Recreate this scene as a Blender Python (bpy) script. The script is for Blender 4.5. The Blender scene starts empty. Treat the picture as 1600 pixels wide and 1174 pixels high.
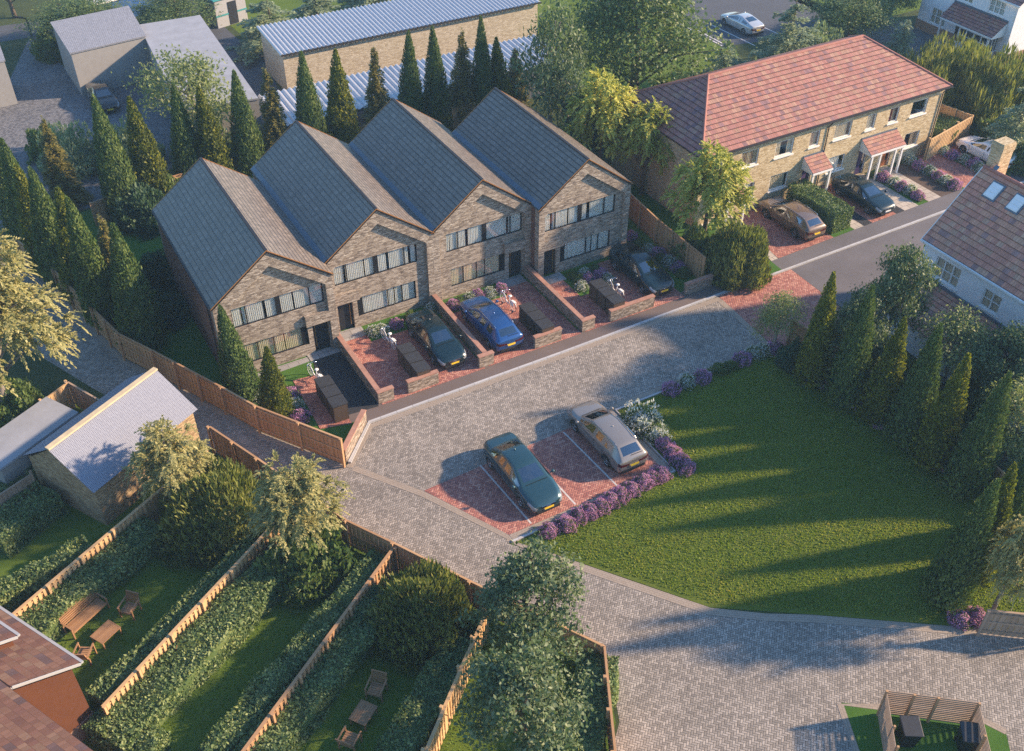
import bpy, bmesh, math, random
import numpy as np
from mathutils import Vector, Matrix, geometry

R = math.radians
SC = bpy.context.scene
COL = SC.collection
UP = Vector((0, 0, 1))


# ------------------------------------------------------------------ objects
def link(o):
    COL.objects.link(o)
    return o


def tag(o, label=None, cat=None, group=None, kind=None):
    if label: o['label'] = label
    if cat: o['category'] = cat
    if group: o['group'] = group
    if kind: o['kind'] = kind
    return o


def thing(name, label, cat, loc=(0, 0, 0), rz=0.0, group=None):
    o = link(bpy.data.objects.new(name, None))
    o.empty_display_size = 0.2
    o.location = loc
    o.rotation_euler = (0, 0, rz)
    return tag(o, label, cat, group)


def dup(root, loc, rz=0.0, label=None, scale=None, group=None):
    def cp(o, par):
        c = o.copy()
        link(c)
        c.parent = par
        for ch in o.children:
            cp(ch, c)
        return c
    r = root.copy()
    link(r)
    for ch in root.children:
        cp(ch, r)
    r.location = loc
    r.rotation_euler = (0, 0, rz)
    if scale is not None:
        r.scale = scale if hasattr(scale, '__len__') else (scale,) * 3
    if label: r['label'] = label
    if group: r['group'] = group
    return r


# ------------------------------------------------------------- mesh builder
def box_uv(co, n):
    if abs(n.z) > 0.95:
        return [(c.x, c.y) for c in co]
    t = Vector((-n.y, n.x, 0)).normalized()
    s = n.cross(t)
    if s.z < 0: s = -s
    return [(c.dot(t), c.dot(s)) for c in co]


class MB:
    def __init__(s):
        s.v, s.f, s.mi, s.uv = [], [], [], []

    def add(s, vs, fs, mi=0, M=None, uvs=None):
        b = len(s.v)
        s.v += [tuple(M @ Vector(v)) for v in vs] if M is not None else [tuple(v) for v in vs]
        for k, f in enumerate(fs):
            s.f.append([b + i for i in f])
            s.mi.append(mi)
            s.uv.append(uvs[k] if uvs else None)
        return s

    def box(s, x0, y0, z0, x1, y1, z1, mi=0, M=None):
        vs = [(x, y, z) for z in (z0, z1) for x, y in ((x0, y0), (x1, y0), (x1, y1), (x0, y1))]
        return s.add(vs, [(3, 2, 1, 0), (4, 5, 6, 7), (0, 1, 5, 4), (1, 2, 6, 5), (2, 3, 7, 6), (3, 0, 4, 7)], mi, M)

    def prism(s, poly, z0, z1, mi=0, M=None):
        n = len(poly)
        z0s = z0 if hasattr(z0, '__len__') else [z0] * n
        z1s = z1 if hasattr(z1, '__len__') else [z1] * n
        vs = [(p[0], p[1], z) for p, z in zip(poly, z0s)] + [(p[0], p[1], z) for p, z in zip(poly, z1s)]
        fs = [tuple(range(n - 1, -1, -1)), tuple(range(n, 2 * n))]
        fs += [(i, (i + 1) % n, n + (i + 1) % n, n + i) for i in range(n)]
        return s.add(vs, fs, mi, M)

    def sheet(s, poly, z, mi=0):
        a = sum(poly[i][0] * poly[(i + 1) % len(poly)][1] - poly[(i + 1) % len(poly)][0] * poly[i][1] for i in range(len(poly)))
        poly = list(poly) if a > 0 else list(poly)[::-1]
        tris = geometry.tessellate_polygon([[Vector((p[0], p[1], 0)) for p in poly]])
        fs = []
        for t in tris:
            a, b, c = [Vector(poly[i]) for i in t]
            fs.append(tuple(t) if (b - a).cross(c - a) > 0 else tuple(t)[::-1])
        return s.add([(p[0], p[1], z) for p in poly], fs, mi)

    def bar(s, p0, p1, w, h, mi=0, up=UP):
        p0, p1 = Vector(p0), Vector(p1)
        d = p1 - p0
        L = d.length
        d.normalize()
        u = Vector(up)
        if abs(d.dot(u)) > 0.95: u = Vector((1, 0, 0))
        sd = d.cross(u).normalized()
        u = sd.cross(d).normalized()
        M = Matrix((d, sd, u)).transposed().to_4x4()
        M.translation = p0
        return s.box(0, -w / 2, -h / 2, L, w / 2, h / 2, mi, M)

    def tube(s, pts, r, n=8, r2=None, mi=0, caps=True):
        pts = [Vector(p) for p in pts]
        m = len(pts)
        rs = r if hasattr(r, '__len__') else [r + ((r2 if r2 is not None else r) - r) * i / max(1, m - 1) for i in range(m)]
        vs = []
        pu = None
        for i, p in enumerate(pts):
            d = (pts[min(i + 1, m - 1)] - pts[max(i - 1, 0)]).normalized()
            u = pu if pu is not None else (Vector((0, 0, 1)) if abs(d.z) < 0.9 else Vector((1, 0, 0)))
            u = (u - d * u.dot(d)).normalized()
            pu = u
            w = d.cross(u)
            for k in range(n):
                a = 2 * math.pi * k / n
                vs.append(p + (u * math.cos(a) + w * math.sin(a)) * rs[i])
        fs = [(i * n + k, i * n + (k + 1) % n, (i + 1) * n + (k + 1) % n, (i + 1) * n + k) for i in range(m - 1) for k in range(n)]
        if caps:
            fs += [tuple(range(n - 1, -1, -1)), tuple(range((m - 1) * n, m * n))]
        return s.add(vs, fs, mi)

    def ring(s, c, ax, Rr, r, n=24, k=8, mi=0):
        c, ax = Vector(c), Vector(ax).normalized()
        u = ax.orthogonal().normalized()
        w = ax.cross(u)
        vs, fs = [], []
        for i in range(n):
            a = 2 * math.pi * i / n
            e = u * math.cos(a) + w * math.sin(a)
            for j in range(k):
                b = 2 * math.pi * j / k
                vs.append(c + e * (Rr + r * math.cos(b)) + ax * r * math.sin(b))
        for i in range(n):
            for j in range(k):
                fs.append((i * k + j, ((i + 1) % n) * k + j, ((i + 1) % n) * k + (j + 1) % k, i * k + (j + 1) % k))
        return s.add(vs, fs, mi)

    def lathe(s, c, ax, prof, n=20, mi=0, caps=True):
        """prof: (radius, offset along the axis)"""
        c, ax = Vector(c), Vector(ax).normalized()
        u = ax.orthogonal().normalized()
        w = ax.cross(u)
        vs = [c + ax * t + (u * math.cos(2 * math.pi * i / n) + w * math.sin(2 * math.pi * i / n)) * r for r, t in prof for i in range(n)]
        fs = [(j * n + i, j * n + (i + 1) % n, (j + 1) * n + (i + 1) % n, (j + 1) * n + i) for j in range(len(prof) - 1) for i in range(n)]
        if caps: fs += [tuple(range(n - 1, -1, -1)), tuple(range((len(prof) - 1) * n, len(prof) * n))]
        return s.add(vs, fs, mi)

    def wall(s, outer, holes, y0, y1, mi=0, M=None):
        """an upright slab in the local x-z plane between y0 and y1, with holes"""
        polys = [[Vector((x, z, 0)) for x, z in outer]] + [[Vector((x, z, 0)) for x, z in h] for h in holes]
        tris = geometry.tessellate_polygon(polys)
        flat = [p for pl in polys for p in pl]
        n = len(flat)
        vs = [(p.x, y0, p.y) for p in flat] + [(p.x, y1, p.y) for p in flat]
        fs = []
        for t in tris:
            a, b, c = [flat[i] for i in t]
            t = tuple(t) if (b - a).cross(c - a).z > 0 else tuple(t)[::-1]
            fs.append(t)
            fs.append(tuple(i + n for i in t[::-1]))
        b = 0
        for k, pl in enumerate(polys):
            m = len(pl)
            ar = sum(pl[i].x * pl[(i + 1) % m].y - pl[(i + 1) % m].x * pl[i].y for i in range(m))
            fl = (ar > 0) == (k == 0)
            for i in range(m):
                q = (b + i, b + (i + 1) % m, n + b + (i + 1) % m, n + b + i)
                fs.append(q[::-1] if fl else q)
            b += m
        return s.add(vs, fs, mi, M)

    def tiles(s, A, B, C, D, course, lift=0.03, thick=0.02, mi=0):
        """a tiled slope of lapped courses; A-B the eave, D-C the ridge; uv = metres along, courses up"""
        A, B, C, D = map(Vector, (A, B, C, D))
        L = ((D + C) / 2 - (A + B) / 2).length
        n = max(1, round(L / course))
        nr = (B - A).cross(D - A).normalized()
        if nr.z < 0: nr = -nr
        t = (B - A).normalized()
        for i in range(n):
            a, b = A.lerp(D, i / n), B.lerp(C, i / n)
            d, c = A.lerp(D, (i + 1) / n), B.lerp(C, (i + 1) / n)
            lo = nr * lift
            vs = [a + lo, b + lo, c + nr * 0.004, d + nr * 0.004, a - nr * thick, b - nr * thick]
            u = [(v - A).dot(t) for v in vs]
            fs = [(0, 1, 2, 3), (4, 5, 1, 0)]
            uv = [[(u[0], i + .03), (u[1], i + .03), (u[2], i + .99), (u[3], i + .99)],
                  [(u[4], i + .01), (u[5], i + .01), (u[1], i + .02), (u[0], i + .02)]]
            if (C - D).length < 0.02 and i == n - 1:
                fs[0] = (0, 1, 2); uv[0] = uv[0][:3]
            s.add(vs, fs, mi, None, uv)
        return s

    def build(s, name, mats, parent=None, smooth=False, fix=False, bevel=0.0, off=None):
        me = bpy.data.meshes.new(name)
        v = s.v if off is None else [(a - off[0], b - off[1], c - off[2]) for a, b, c in s.v]
        me.from_pydata(v, [], s.f)
        mats = mats if isinstance(mats, (list, tuple)) else [mats]
        for m in mats: me.materials.append(m)
        me.polygons.foreach_set('material_index', s.mi)
        if fix or bevel:
            bm = bmesh.new()
            bm.from_mesh(me)
            bmesh.ops.recalc_face_normals(bm, faces=bm.faces)
            if bevel:
                es = [e for e in bm.edges if len(e.link_faces) == 2 and e.calc_face_angle(0) > 0.6]
                bmesh.ops.bevel(bm, geom=es, offset=bevel, segments=2, affect='EDGES', profile=0.6)
            bm.to_mesh(me)
            bm.free()
        uvl = me.uv_layers.new(name='UVMap')
        own = len(me.polygons) == len(s.f)
        for i, p in enumerate(me.polygons):
            g = s.uv[i] if own else None
            if g is None or len(g) != len(p.vertices):
                g = box_uv([me.vertices[k].co for k in p.vertices], p.normal)
            for li, q in zip(p.loop_indices, g):
                uvl.data[li].uv = q
        if smooth:
            me.polygons.foreach_set('use_smooth', [True] * len(me.polygons))
        o = link(bpy.data.objects.new(name, me))
        if parent is not None: o.parent = parent
        return o


def np_mesh(name, verts, k, mat):
    """a mesh of many separate k-gons; verts (n*k, 3)"""
    me = bpy.data.meshes.new(name)
    n = len(verts) // k
    me.vertices.add(n * k)
    me.vertices.foreach_set('co', np.ascontiguousarray(verts, dtype=np.float32).ravel())
    me.loops.add(n * k)
    me.loops.foreach_set('vertex_index', np.arange(n * k, dtype=np.int32))
    me.polygons.add(n)
    me.polygons.foreach_set('loop_start', np.arange(0, n * k, k, dtype=np.int32))
    me.update(calc_edges=True)
    me.materials.append(mat)
    return me


def mesh_obj(name, me, parent=None):
    o = link(bpy.data.objects.new(name, me))
    if parent is not None: o.parent = parent
    return o

# ---------------------------------------------------------------- materials
class NT:
    def __init__(s, name):
        s.m = bpy.data.materials.new(name)
        s.m.use_nodes = True
        s.t = s.m.node_tree
        s.t.nodes.clear()
        s.out = s.t.nodes.new('ShaderNodeOutputMaterial')

    def put(s, sock, v):
        if isinstance(v, bpy.types.NodeSocket): s.t.links.new(v, sock)
        elif isinstance(v, (tuple, list)) and len(v) == 3 and sock.type == 'RGBA': sock.default_value = (*v, 1)
        else: sock.default_value = v

    def n(s, typ, ins=None, out=0, **props):
        nd = s.t.nodes.new('ShaderNode' + typ)
        for k, v in props.items(): setattr(nd, k, v)
        for k, v in (ins or {}).items(): s.put(nd.inputs[k], v)
        return nd.outputs[out] if out is not None else nd

    def ma(s, op, a, b=0.0, c=0.0):
        return s.n('Math', {0: a, 1: b, 2: c}, operation=op)

    def ramp(s, fac, stops, interp='LINEAR'):
        nd = s.t.nodes.new('ShaderNodeValToRGB')
        cr = nd.color_ramp
        cr.interpolation = interp
        while len(cr.elements) < len(stops): cr.elements.new(0.5)
        for e, (p, c) in zip(cr.elements, stops):
            e.position = p
            e.color = (*c, 1)
        s.put(nd.inputs[0], fac)
        return nd.outputs[0]

    def mix(s, fac, a, b, blend='MIX'):
        nd = s.t.nodes.new('ShaderNodeMix')
        nd.data_type = 'RGBA'
        nd.blend_type = blend
        s.put(nd.inputs[0], fac)
        s.put(nd.inputs[6], a)
        s.put(nd.inputs[7], b)
        return nd.outputs[2]

    def uv(s):
        return s.n('UVMap', uv_map='UVMap')

    def noise(s, vec, scale, detail=3.0, rough=0.55):
        return s.n('TexNoise', {'Vector': vec, 'Scale': scale, 'Detail': detail, 'Roughness': rough})

    def bsdf(s, color, rough=0.7, metal=0.0, spec=0.3, bump=None, bstr=0.3, bdist=0.02, coat=0.0, link=True):
        nd = s.n('BsdfPrincipled', {'Base Color': color, 'Roughness': rough, 'Metallic': metal, 'Specular IOR Level': spec, 'Coat Weight': coat, 'Coat Roughness': 0.03}, out=None)
        if bump is not None:
            s.t.links.new(s.n('Bump', {'Height': bump, 'Strength': bstr, 'Distance': bdist}), nd.inputs['Normal'])
        if link: s.t.links.new(nd.outputs[0], s.out.inputs[0])
        return nd.outputs[0]


def plain(name, c, rough=0.7, metal=0.0, spec=0.3, vary=0.12, scale=3.0, coat=0.0, bump=0.0):
    t = NT(name)
    co = t.n('TexCoord', out=3)
    nz = t.noise(co, scale, 4.0)
    k = t.n('MapRange', {'Value': nz, 'From Min': 0.3, 'From Max': 0.7, 'To Min': 1 - vary, 'To Max': 1 + vary})
    col = t.mix(1.0, c, t.n('CombineColor', {0: k, 1: k, 2: k}), 'MULTIPLY')
    t.bsdf(col, rough, metal, spec, coat=coat, bump=t.noise(co, scale * 12, 3.0) if bump else None, bstr=bump)
    return t.m


def herring(name, stops, mortar, s=0.115, rot=45, rough=0.75):
    """2:1 blocks laid in herringbone, by arithmetic on the cell numbers"""
    t = NT(name)
    mp = t.n('Mapping', {'Vector': t.uv(), 'Rotation': (0, 0, R(rot)), 'Scale': (1 / s, 1 / s, 1)})
    sx = t.n('SeparateXYZ', {0: mp}, out=None)
    u, v = sx.outputs[0], sx.outputs[1]
    i, j = t.ma('FLOOR', u), t.ma('FLOOR', v)
    fu, fv = t.ma('SUBTRACT', u, i), t.ma('SUBTRACT', v, j)
    k = t.ma('FLOORED_MODULO', t.ma('SUBTRACT', i, j), 4.0)
    is1 = t.ma('COMPARE', k, 1.0, 0.1)
    is2 = t.ma('COMPARE', k, 2.0, 0.1)
    vert = t.ma('GREATER_THAN', k, 1.5)
    al = t.ma('ADD', t.ma('ADD', t.ma('MULTIPLY', fu, t.ma('SUBTRACT', 1.0, vert)), t.ma('MULTIPLY', fv, vert)), t.ma('ADD', is1, is2))
    ac = t.ma('ADD', t.ma('MULTIPLY', fv, t.ma('SUBTRACT', 1.0, vert)), t.ma('MULTIPLY', fu, vert))
    d = t.ma('MINIMUM', t.ma('MINIMUM', al, t.ma('SUBTRACT', 2.0, al)), t.ma('MINIMUM', ac, t.ma('SUBTRACT', 1.0, ac)))
    idv = t.n('CombineXYZ', {0: t.ma('SUBTRACT', i, is1), 1: t.ma('SUBTRACT', j, is2)})
    rnd = t.n('TexWhiteNoise', {'Vector': idv}, noise_dimensions='2D')
    big = t.noise(t.uv(), 0.35, 4.0, 0.6)
    col = t.ramp(t.ma('ADD', t.ma('MULTIPLY', rnd, 0.75), t.ma('MULTIPLY', t.ma('SUBTRACT', big, 0.38), 0.9)), stops)
    col = t.mix(t.ma('LESS_THAN', d, 0.085), col, mortar)
    h = t.n('MapRange', {'Value': d, 'From Min': 0.0, 'From Max': 0.16})
    t.bsdf(col, rough, 0, 0.3, bump=h, bstr=0.9, bdist=0.012)
    return t.m


def bricks(name, stops, mortar, bw=0.24, bh=0.08, m=0.06, streak=0.5, rough=0.85):
    t = NT(name)
    sx = t.n('SeparateXYZ', {0: t.uv()}, out=None)
    v = t.ma('DIVIDE', sx.outputs[1], bh)
    row = t.ma('FLOOR', v)
    u = t.ma('ADD', t.ma('DIVIDE', sx.outputs[0], bw), t.ma('MULTIPLY', t.n('TexWhiteNoise', {'W': row}, noise_dimensions='1D'), 1.0))
    cl = t.ma('FLOOR', u)
    fu, fv = t.ma('SUBTRACT', u, cl), t.ma('SUBTRACT', v, row)
    rnd = t.n('TexWhiteNoise', {'Vector': t.n('CombineXYZ', {0: cl, 1: row})}, noise_dimensions='2D')
    st = t.noise(t.n('Mapping', {'Vector': t.uv(), 'Scale': (4.5, 17.0, 1)}), 1.0, 4.0, 0.75)
    fac = t.ma('ADD', t.ma('MULTIPLY', rnd, 1 - streak), t.ma('MULTIPLY', t.n('MapRange', {'Value': st, 'From Min': 0.3, 'From Max': 0.7}), streak))
    col = t.ramp(fac, stops)
    du = t.ma('MULTIPLY', t.ma('MINIMUM', fu, t.ma('SUBTRACT', 1.0, fu)), bw / bh)
    dv = t.ma('MINIMUM', fv, t.ma('SUBTRACT', 1.0, fv))
    d = t.ma('MINIMUM', du, dv)
    col = t.mix(t.ma('LESS_THAN', d, m), col, mortar)
    t.bsdf(col, rough, 0, 0.2, bump=t.ma('ADD', t.n('MapRange', {'Value': d, 'From Max': 0.14}), t.ma('MULTIPLY', rnd, 0.5)), bstr=0.8, bdist=0.012)
    return t.m


def tilemat(name, stops, w=0.33, joint=(0.05, 0.03, 0.025), jw=0.05, rough=0.7, spec=0.3, run=1.0, shift=0.5, weather=0.10, lw=0.09):
    t = NT(name)
    sx = t.n('SeparateXYZ', {0: t.uv()}, out=None)
    row = t.ma('FLOOR', sx.outputs[1])
    u = t.ma('ADD', t.ma('DIVIDE', sx.outputs[0], w), t.ma('MULTIPLY', row, shift))
    cl = t.ma('FLOOR', u)
    fu = t.ma('SUBTRACT', u, cl)
    rnd = t.n('TexWhiteNoise', {'Vector': t.n('CombineXYZ', {0: t.ma('FLOOR', t.ma('DIVIDE', cl, run)), 1: row})}, noise_dimensions='2D')
    r2 = t.n('TexWhiteNoise', {'Vector': t.n('CombineXYZ', {0: t.ma('ADD', cl, 77.3), 1: row})}, noise_dimensions='2D')
    wz = t.noise(t.n('TexCoord', out=3), 0.8, 5.0, 0.65)
    col = t.ramp(rnd, stops, 'CONSTANT')
    k = t.ma('ADD', 1.0, t.ma('ADD', t.ma('MULTIPLY', t.ma('SUBTRACT', r2, 0.5), 0.3), t.ma('MULTIPLY', t.ma('SUBTRACT', wz, 0.5), 2 * weather)))
    col = t.mix(1.0, col, t.n('CombineColor', {0: k, 1: k, 2: k}), 'MULTIPLY')
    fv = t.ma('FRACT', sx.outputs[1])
    col = t.mix(t.ma('MAXIMUM', t.ma('LESS_THAN', fu, jw), t.ma('LESS_THAN', fv, lw)), col, joint)  # joint colour also paints the lap shadow along each course's lower edge
    t.bsdf(col, rough, 0, spec, bump=t.ma('ADD', t.n('MapRange', {'Value': fu, 'From Max': 0.1}), t.ma('MULTIPLY', r2, 0.4)), bstr=0.6, bdist=0.01)
    return t.m


def wood(name, c1, c2, rough=0.75):
    t = NT(name)
    co = t.n('TexCoord', out=3)
    isl = t.n('NewGeometry', out='Random Per Island')
    gr = t.noise(t.n('Mapping', {'Vector': co, 'Scale': (14, 14, 1.3)}), 1.0, 4.0, 0.7)
    col = t.mix(t.ma('ADD', t.ma('MULTIPLY', isl, 0.55), t.ma('MULTIPLY', gr, 0.5)), c1, c2)
    t.bsdf(col, rough, 0, 0.25, bump=gr, bstr=0.3, bdist=0.01)
    return t.m


def leafmat(name, stops, trans=0.3, rough=0.55, spec=0.4, tcol=1.4, k=1.65, ns=0.9, na=0.7):
    t = NT(name)
    stops = [(p, tuple(min(.8, c * k) for c in col)) for p, col in stops]
    isl = t.n('NewGeometry', out='Random Per Island')
    nz = t.noise(t.n('TexCoord', out=3), ns, 3.0)
    ob = t.n('ObjectInfo', out='Random')
    fac = t.ma('ADD', t.ma('MULTIPLY', isl, 0.6), t.ma('ADD', t.ma('MULTIPLY', t.ma('SUBTRACT', nz, 0.3), na), t.ma('MULTIPLY', ob, 0.12)))
    col = t.ramp(fac, stops)
    b = t.bsdf(col, rough, 0, spec, link=False)
    tr = t.n('BsdfTranslucent', {'Color': t.mix(1.0, col, (tcol, tcol * 1.05, tcol * 0.6), 'MULTIPLY')})
    mx = t.n('MixShader', {0: trans, 1: b, 2: tr})
    t.t.links.new(mx, t.out.inputs[0])
    return t.m


def asphalt(name, c, vary=0.25, scale=0.4):
    t = NT(name)
    co = t.n('TexCoord', out=3)
    a, b = t.noise(co, scale, 5.0, 0.65), t.noise(co, 45.0, 2.0)
    k = t.ma('ADD', 1.0, t.ma('ADD', t.ma('MULTIPLY', t.ma('SUBTRACT', a, 0.5), 2 * vary), t.ma('MULTIPLY', t.ma('SUBTRACT', b, 0.5), 0.5)))
    col = t.mix(1.0, c, t.n('CombineColor', {0: k, 1: k, 2: k}), 'MULTIPLY')
    t.bsdf(col, 0.85, 0, 0.3, bump=b, bstr=0.5, bdist=0.01)
    return t.m


def grassmat(name, stops, scale=0.5):
    t = NT(name)
    co = t.n('TexCoord', out=3)
    a, b = t.noise(co, scale, 5.0, 0.6), t.noise(co, 30.0, 3.0, 0.7)
    col = t.ramp(t.ma('ADD', t.ma('MULTIPLY', a, 0.6), t.ma('MULTIPLY', b, 0.4)), stops)
    t.bsdf(col, 0.9, 0, 0.15, bump=b, bstr=0.8, bdist=0.04)
    return t.m


def slabs(name, stops, w, h, joint=(0.1, 0.085, 0.07), m=0.012, rough=0.8):
    t = NT(name)
    sx = t.n('SeparateXYZ', {0: t.uv()}, out=None)
    v = t.ma('DIVIDE', sx.outputs[1], h)
    row = t.ma('FLOOR', v)
    u = t.ma('ADD', t.ma('DIVIDE', sx.outputs[0], w), t.ma('MULTIPLY', row, 0.5))
    cl = t.ma('FLOOR', u)
    fu, fv = t.ma('SUBTRACT', u, cl), t.ma('SUBTRACT', v, row)
    rnd = t.n('TexWhiteNoise', {'Vector': t.n('CombineXYZ', {0: cl, 1: row})}, noise_dimensions='2D')
    col = t.ramp(t.ma('ADD', t.ma('MULTIPLY', rnd, 0.6), t.ma('MULTIPLY', t.noise(t.uv(), 3.0), 0.4)), stops)
    j = t.ma('MAXIMUM', t.ma('LESS_THAN', fu, m / w * 2), t.ma('LESS_THAN', fv, m / h * 2))
    t.bsdf(t.mix(j, col, joint), rough, 0, 0.3)
    return t.m


def paint(name, c, rough=0.28, metal=0.35, coat=0.9):
    t = NT(name)
    t.bsdf(c, rough, metal, 0.5, coat=coat)
    return t.m


def glass(name, tint=(0.85, 0.9, 0.9), refl=0.06):
    t = NT(name)
    lw = t.n('LayerWeight', {'Blend': 0.5}, out=1)      # facing: the same from both sides of the pane
    fr = t.ma('ADD', 0.04, t.ma('MULTIPLY', t.ma('POWER', lw, 5.0), 0.9))
    g = t.n('BsdfGlossy', {'Color': (0.95, 0.97, 1.0), 'Roughness': 0.02})
    tr = t.n('BsdfTransparent', {'Color': tint})
    mx = t.n('MixShader', {0: t.ma('ADD', fr, refl), 1: tr, 2: g})
    t.t.links.new(mx, t.out.inputs[0])
    return t.m


def curtainmat(name, c1, c2, pitch=0.13):
    t = NT(name)
    sx = t.n('SeparateXYZ', {0: t.uv()}, out=None)
    k = t.ma('FLOOR', t.ma('DIVIDE', sx.outputs[0], pitch))
    rnd = t.n('TexWhiteNoise', {'W': k}, noise_dimensions='1D')
    t.bsdf(t.mix(rnd, c1, c2), 0.9, 0, 0.1)
    return t.m


def emit(name, c, s):
    t = NT(name)
    t.t.links.new(t.n('Emission', {'Color': c, 'Strength': s}), t.out.inputs[0])
    return t.m


M = {}
M['paving'] = herring('grey_block_paving', [(0.0, (.165, .146, .128)), (.35, (.238, .211, .184)), (.7, (.315, .279, .244)), (1.0, (.405, .36, .315))], (.085, .074, .064), 0.1)
M['redblock'] = herring('red_block_paving', [(0.0, (.21, .085, .078)), (.3, (.33, .125, .10)), (.6, (.43, .18, .135)), (1.0, (.54, .29, .22))], (.12, .06, .055), 0.105)
M['darkpave'] = herring('dark_block_paving', [(0.0, (.08, .08, .09)), (.5, (.16, .16, .17)), (1.0, (.24, .235, .24))], (.04, .04, .045))
M['edging'] = slabs('sandy_edging_blocks', [(0, (.27, .222, .178)), (1, (.33, .275, .222))], 0.22, 0.11, (.18, .145, .115), 0.008)
M['kerb'] = slabs('pale_kerb_stone', [(0, (.36, .355, .36)), (1, (.46, .45, .45))], 0.92, 3.0, (.2, .2, .2))
M['slab'] = slabs('buff_paving_slab', [(0, (.34, .29, .24)), (1, (.50, .44, .37))], 0.6, 0.45)
M['greyslab'] = slabs('grey_paving_slab', [(0, (.24, .23, .23)), (1, (.34, .33, .32))], 0.6, 0.6)
M['footway'] = asphalt('brown_asphalt', (.135, .105, .095))
M['road'] = asphalt('grey_asphalt', (.125, .115, .12), 0.35)
M['tar'] = asphalt('black_asphalt', (.028, .029, .034))
M['browntar'] = asphalt('brown_tarmac', (.085, .058, .045))
M['lane'] = asphalt('dark_lane_asphalt', (.075, .08, .095))
M['bayline'] = plain('worn_bay_paint', (.50, .47, .45), 0.85, vary=0.25, scale=8)
M['line'] = plain('road_line_paint', (.66, .64, .62), 0.8)
M['ground'] = grassmat('rough_ground', [(0.25, (.030, .042, .016)), (.55, (.055, .075, .028)), (.8, (.085, .09, .04))])
M['lawn'] = grassmat('lawn_ground', [(0.25, (.05, .085, .010)), (.5, (.09, .125, .016)), (.75, (.14, .15, .03))], 0.35)
M['turf'] = grassmat('bright_turf', [(0.25, (.03, .085, .012)), (.5, (.055, .13, .018)), (.75, (.08, .16, .03))], 0.6)
M['garden'] = grassmat('garden_lawn', [(0.25, (.05, .095, .012)), (.5, (.09, .14, .018)), (.75, (.14, .18, .028))], 0.5)
M['brick'] = bricks('mottled_buff_brick', [(0.05, (.05, .042, .037)), (.3, (.165, .132, .107)), (.5, (.29, .24, .193)), (.72, (.41, .355, .295)), (.95, (.64, .585, .52))], (.25, .216, .182), 0.30, 0.085, 0.07, 0.6)
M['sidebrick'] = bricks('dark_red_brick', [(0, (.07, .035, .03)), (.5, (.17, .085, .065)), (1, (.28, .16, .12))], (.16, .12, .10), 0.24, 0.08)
M['wallbrick'] = bricks('garden_wall_brick', [(0, (.05, .038, .033)), (.35, (.19, .148, .115)), (.65, (.33, .265, .21)), (1, (.54, .47, .40))], (.26, .215, .175), 0.24, 0.08, 0.07, 0.4)
M['yellowbrick'] = bricks('yellow_stock_brick', [(0, (.26, .185, .095)), (.35, (.43, .33, .185)), (.7, (.54, .435, .27)), (1, (.66, .57, .41))], (.52, .46, .34), 0.24, 0.08, 0.08, 0.35)
M['warebrick'] = bricks('pale_warehouse_brick', [(0, (.32, .25, .165)), (.5, (.46, .39, .28)), (1, (.60, .53, .42))], (.54, .49, .41), 0.26, 0.085, 0.07, 0.4)
M['brownbrick'] = bricks('brown_garage_brick', [(0, (.13, .08, .045)), (.4, (.30, .205, .115)), (.75, (.42, .31, .18)), (1, (.54, .43, .28))], (.36, .29, .19), 0.24, 0.08, 0.08, 0.4)
M['coping'] = plain('terracotta_coping', (.34, .185, .135), 0.75, vary=0.2)
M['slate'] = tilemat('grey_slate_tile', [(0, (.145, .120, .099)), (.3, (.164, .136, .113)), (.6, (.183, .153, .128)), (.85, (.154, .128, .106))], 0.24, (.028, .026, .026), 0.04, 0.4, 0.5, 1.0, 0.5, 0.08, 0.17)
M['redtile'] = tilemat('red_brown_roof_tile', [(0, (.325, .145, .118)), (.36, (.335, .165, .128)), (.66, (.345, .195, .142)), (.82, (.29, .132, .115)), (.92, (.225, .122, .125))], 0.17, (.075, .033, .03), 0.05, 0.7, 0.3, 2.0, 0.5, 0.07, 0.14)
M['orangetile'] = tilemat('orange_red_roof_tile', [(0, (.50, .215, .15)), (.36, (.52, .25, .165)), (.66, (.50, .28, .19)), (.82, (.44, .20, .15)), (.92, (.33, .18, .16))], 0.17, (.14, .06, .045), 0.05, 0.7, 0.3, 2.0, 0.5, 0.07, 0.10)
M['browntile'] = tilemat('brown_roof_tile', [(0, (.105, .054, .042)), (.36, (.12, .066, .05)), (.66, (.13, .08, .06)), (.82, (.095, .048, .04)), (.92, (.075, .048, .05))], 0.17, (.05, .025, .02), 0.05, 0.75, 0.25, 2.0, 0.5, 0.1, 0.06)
M['greytile'] = slabs('grey_roof_tile', [(0, (.22, .23, .26)), (1, (.33, .34, .38))], 0.16, 0.2, (.10, .10, .12), 0.014)
M['garagetile'] = slabs('light_grey_roof_tile', [(0, (.26, .28, .34)), (1, (.34, .36, .42))], 0.15, 0.2, (.09, .09, .12), 0.02)
M['felt'] = plain('grey_felt_roofing', (.28, .29, .32), 0.85, vary=0.1, scale=1.2)
M['ridge'] = plain('buff_ridge_tile', (.52, .42, .27), 0.75)
M['redridge'] = plain('red_ridge_tile', (.33, .14, .11), 0.7)
M['lead'] = plain('lead_flashing', (.13, .16, .20), 0.45, 0.3, vary=0.08)
M['copper'] = plain('copper_edge_trim', (.46, .22, .075), 0.4, 0.5)
M['black'] = plain('black_powder_coat', (.014, .015, .018), 0.4)
M['charcoal'] = plain('charcoal_panel', (.022, .023, .028), 0.5)
M['void'] = plain('dark_interior', (.03, .028, .026), 0.9)
M['room'] = plain('room_interior', (.16, .14, .12), 0.9)
M['white'] = plain('white_paint', (.74, .73, .71), 0.5, vary=0.04)
M['greytrim'] = plain('grey_white_gutter', (.34, .34, .35), 0.5, vary=0.04)
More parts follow.
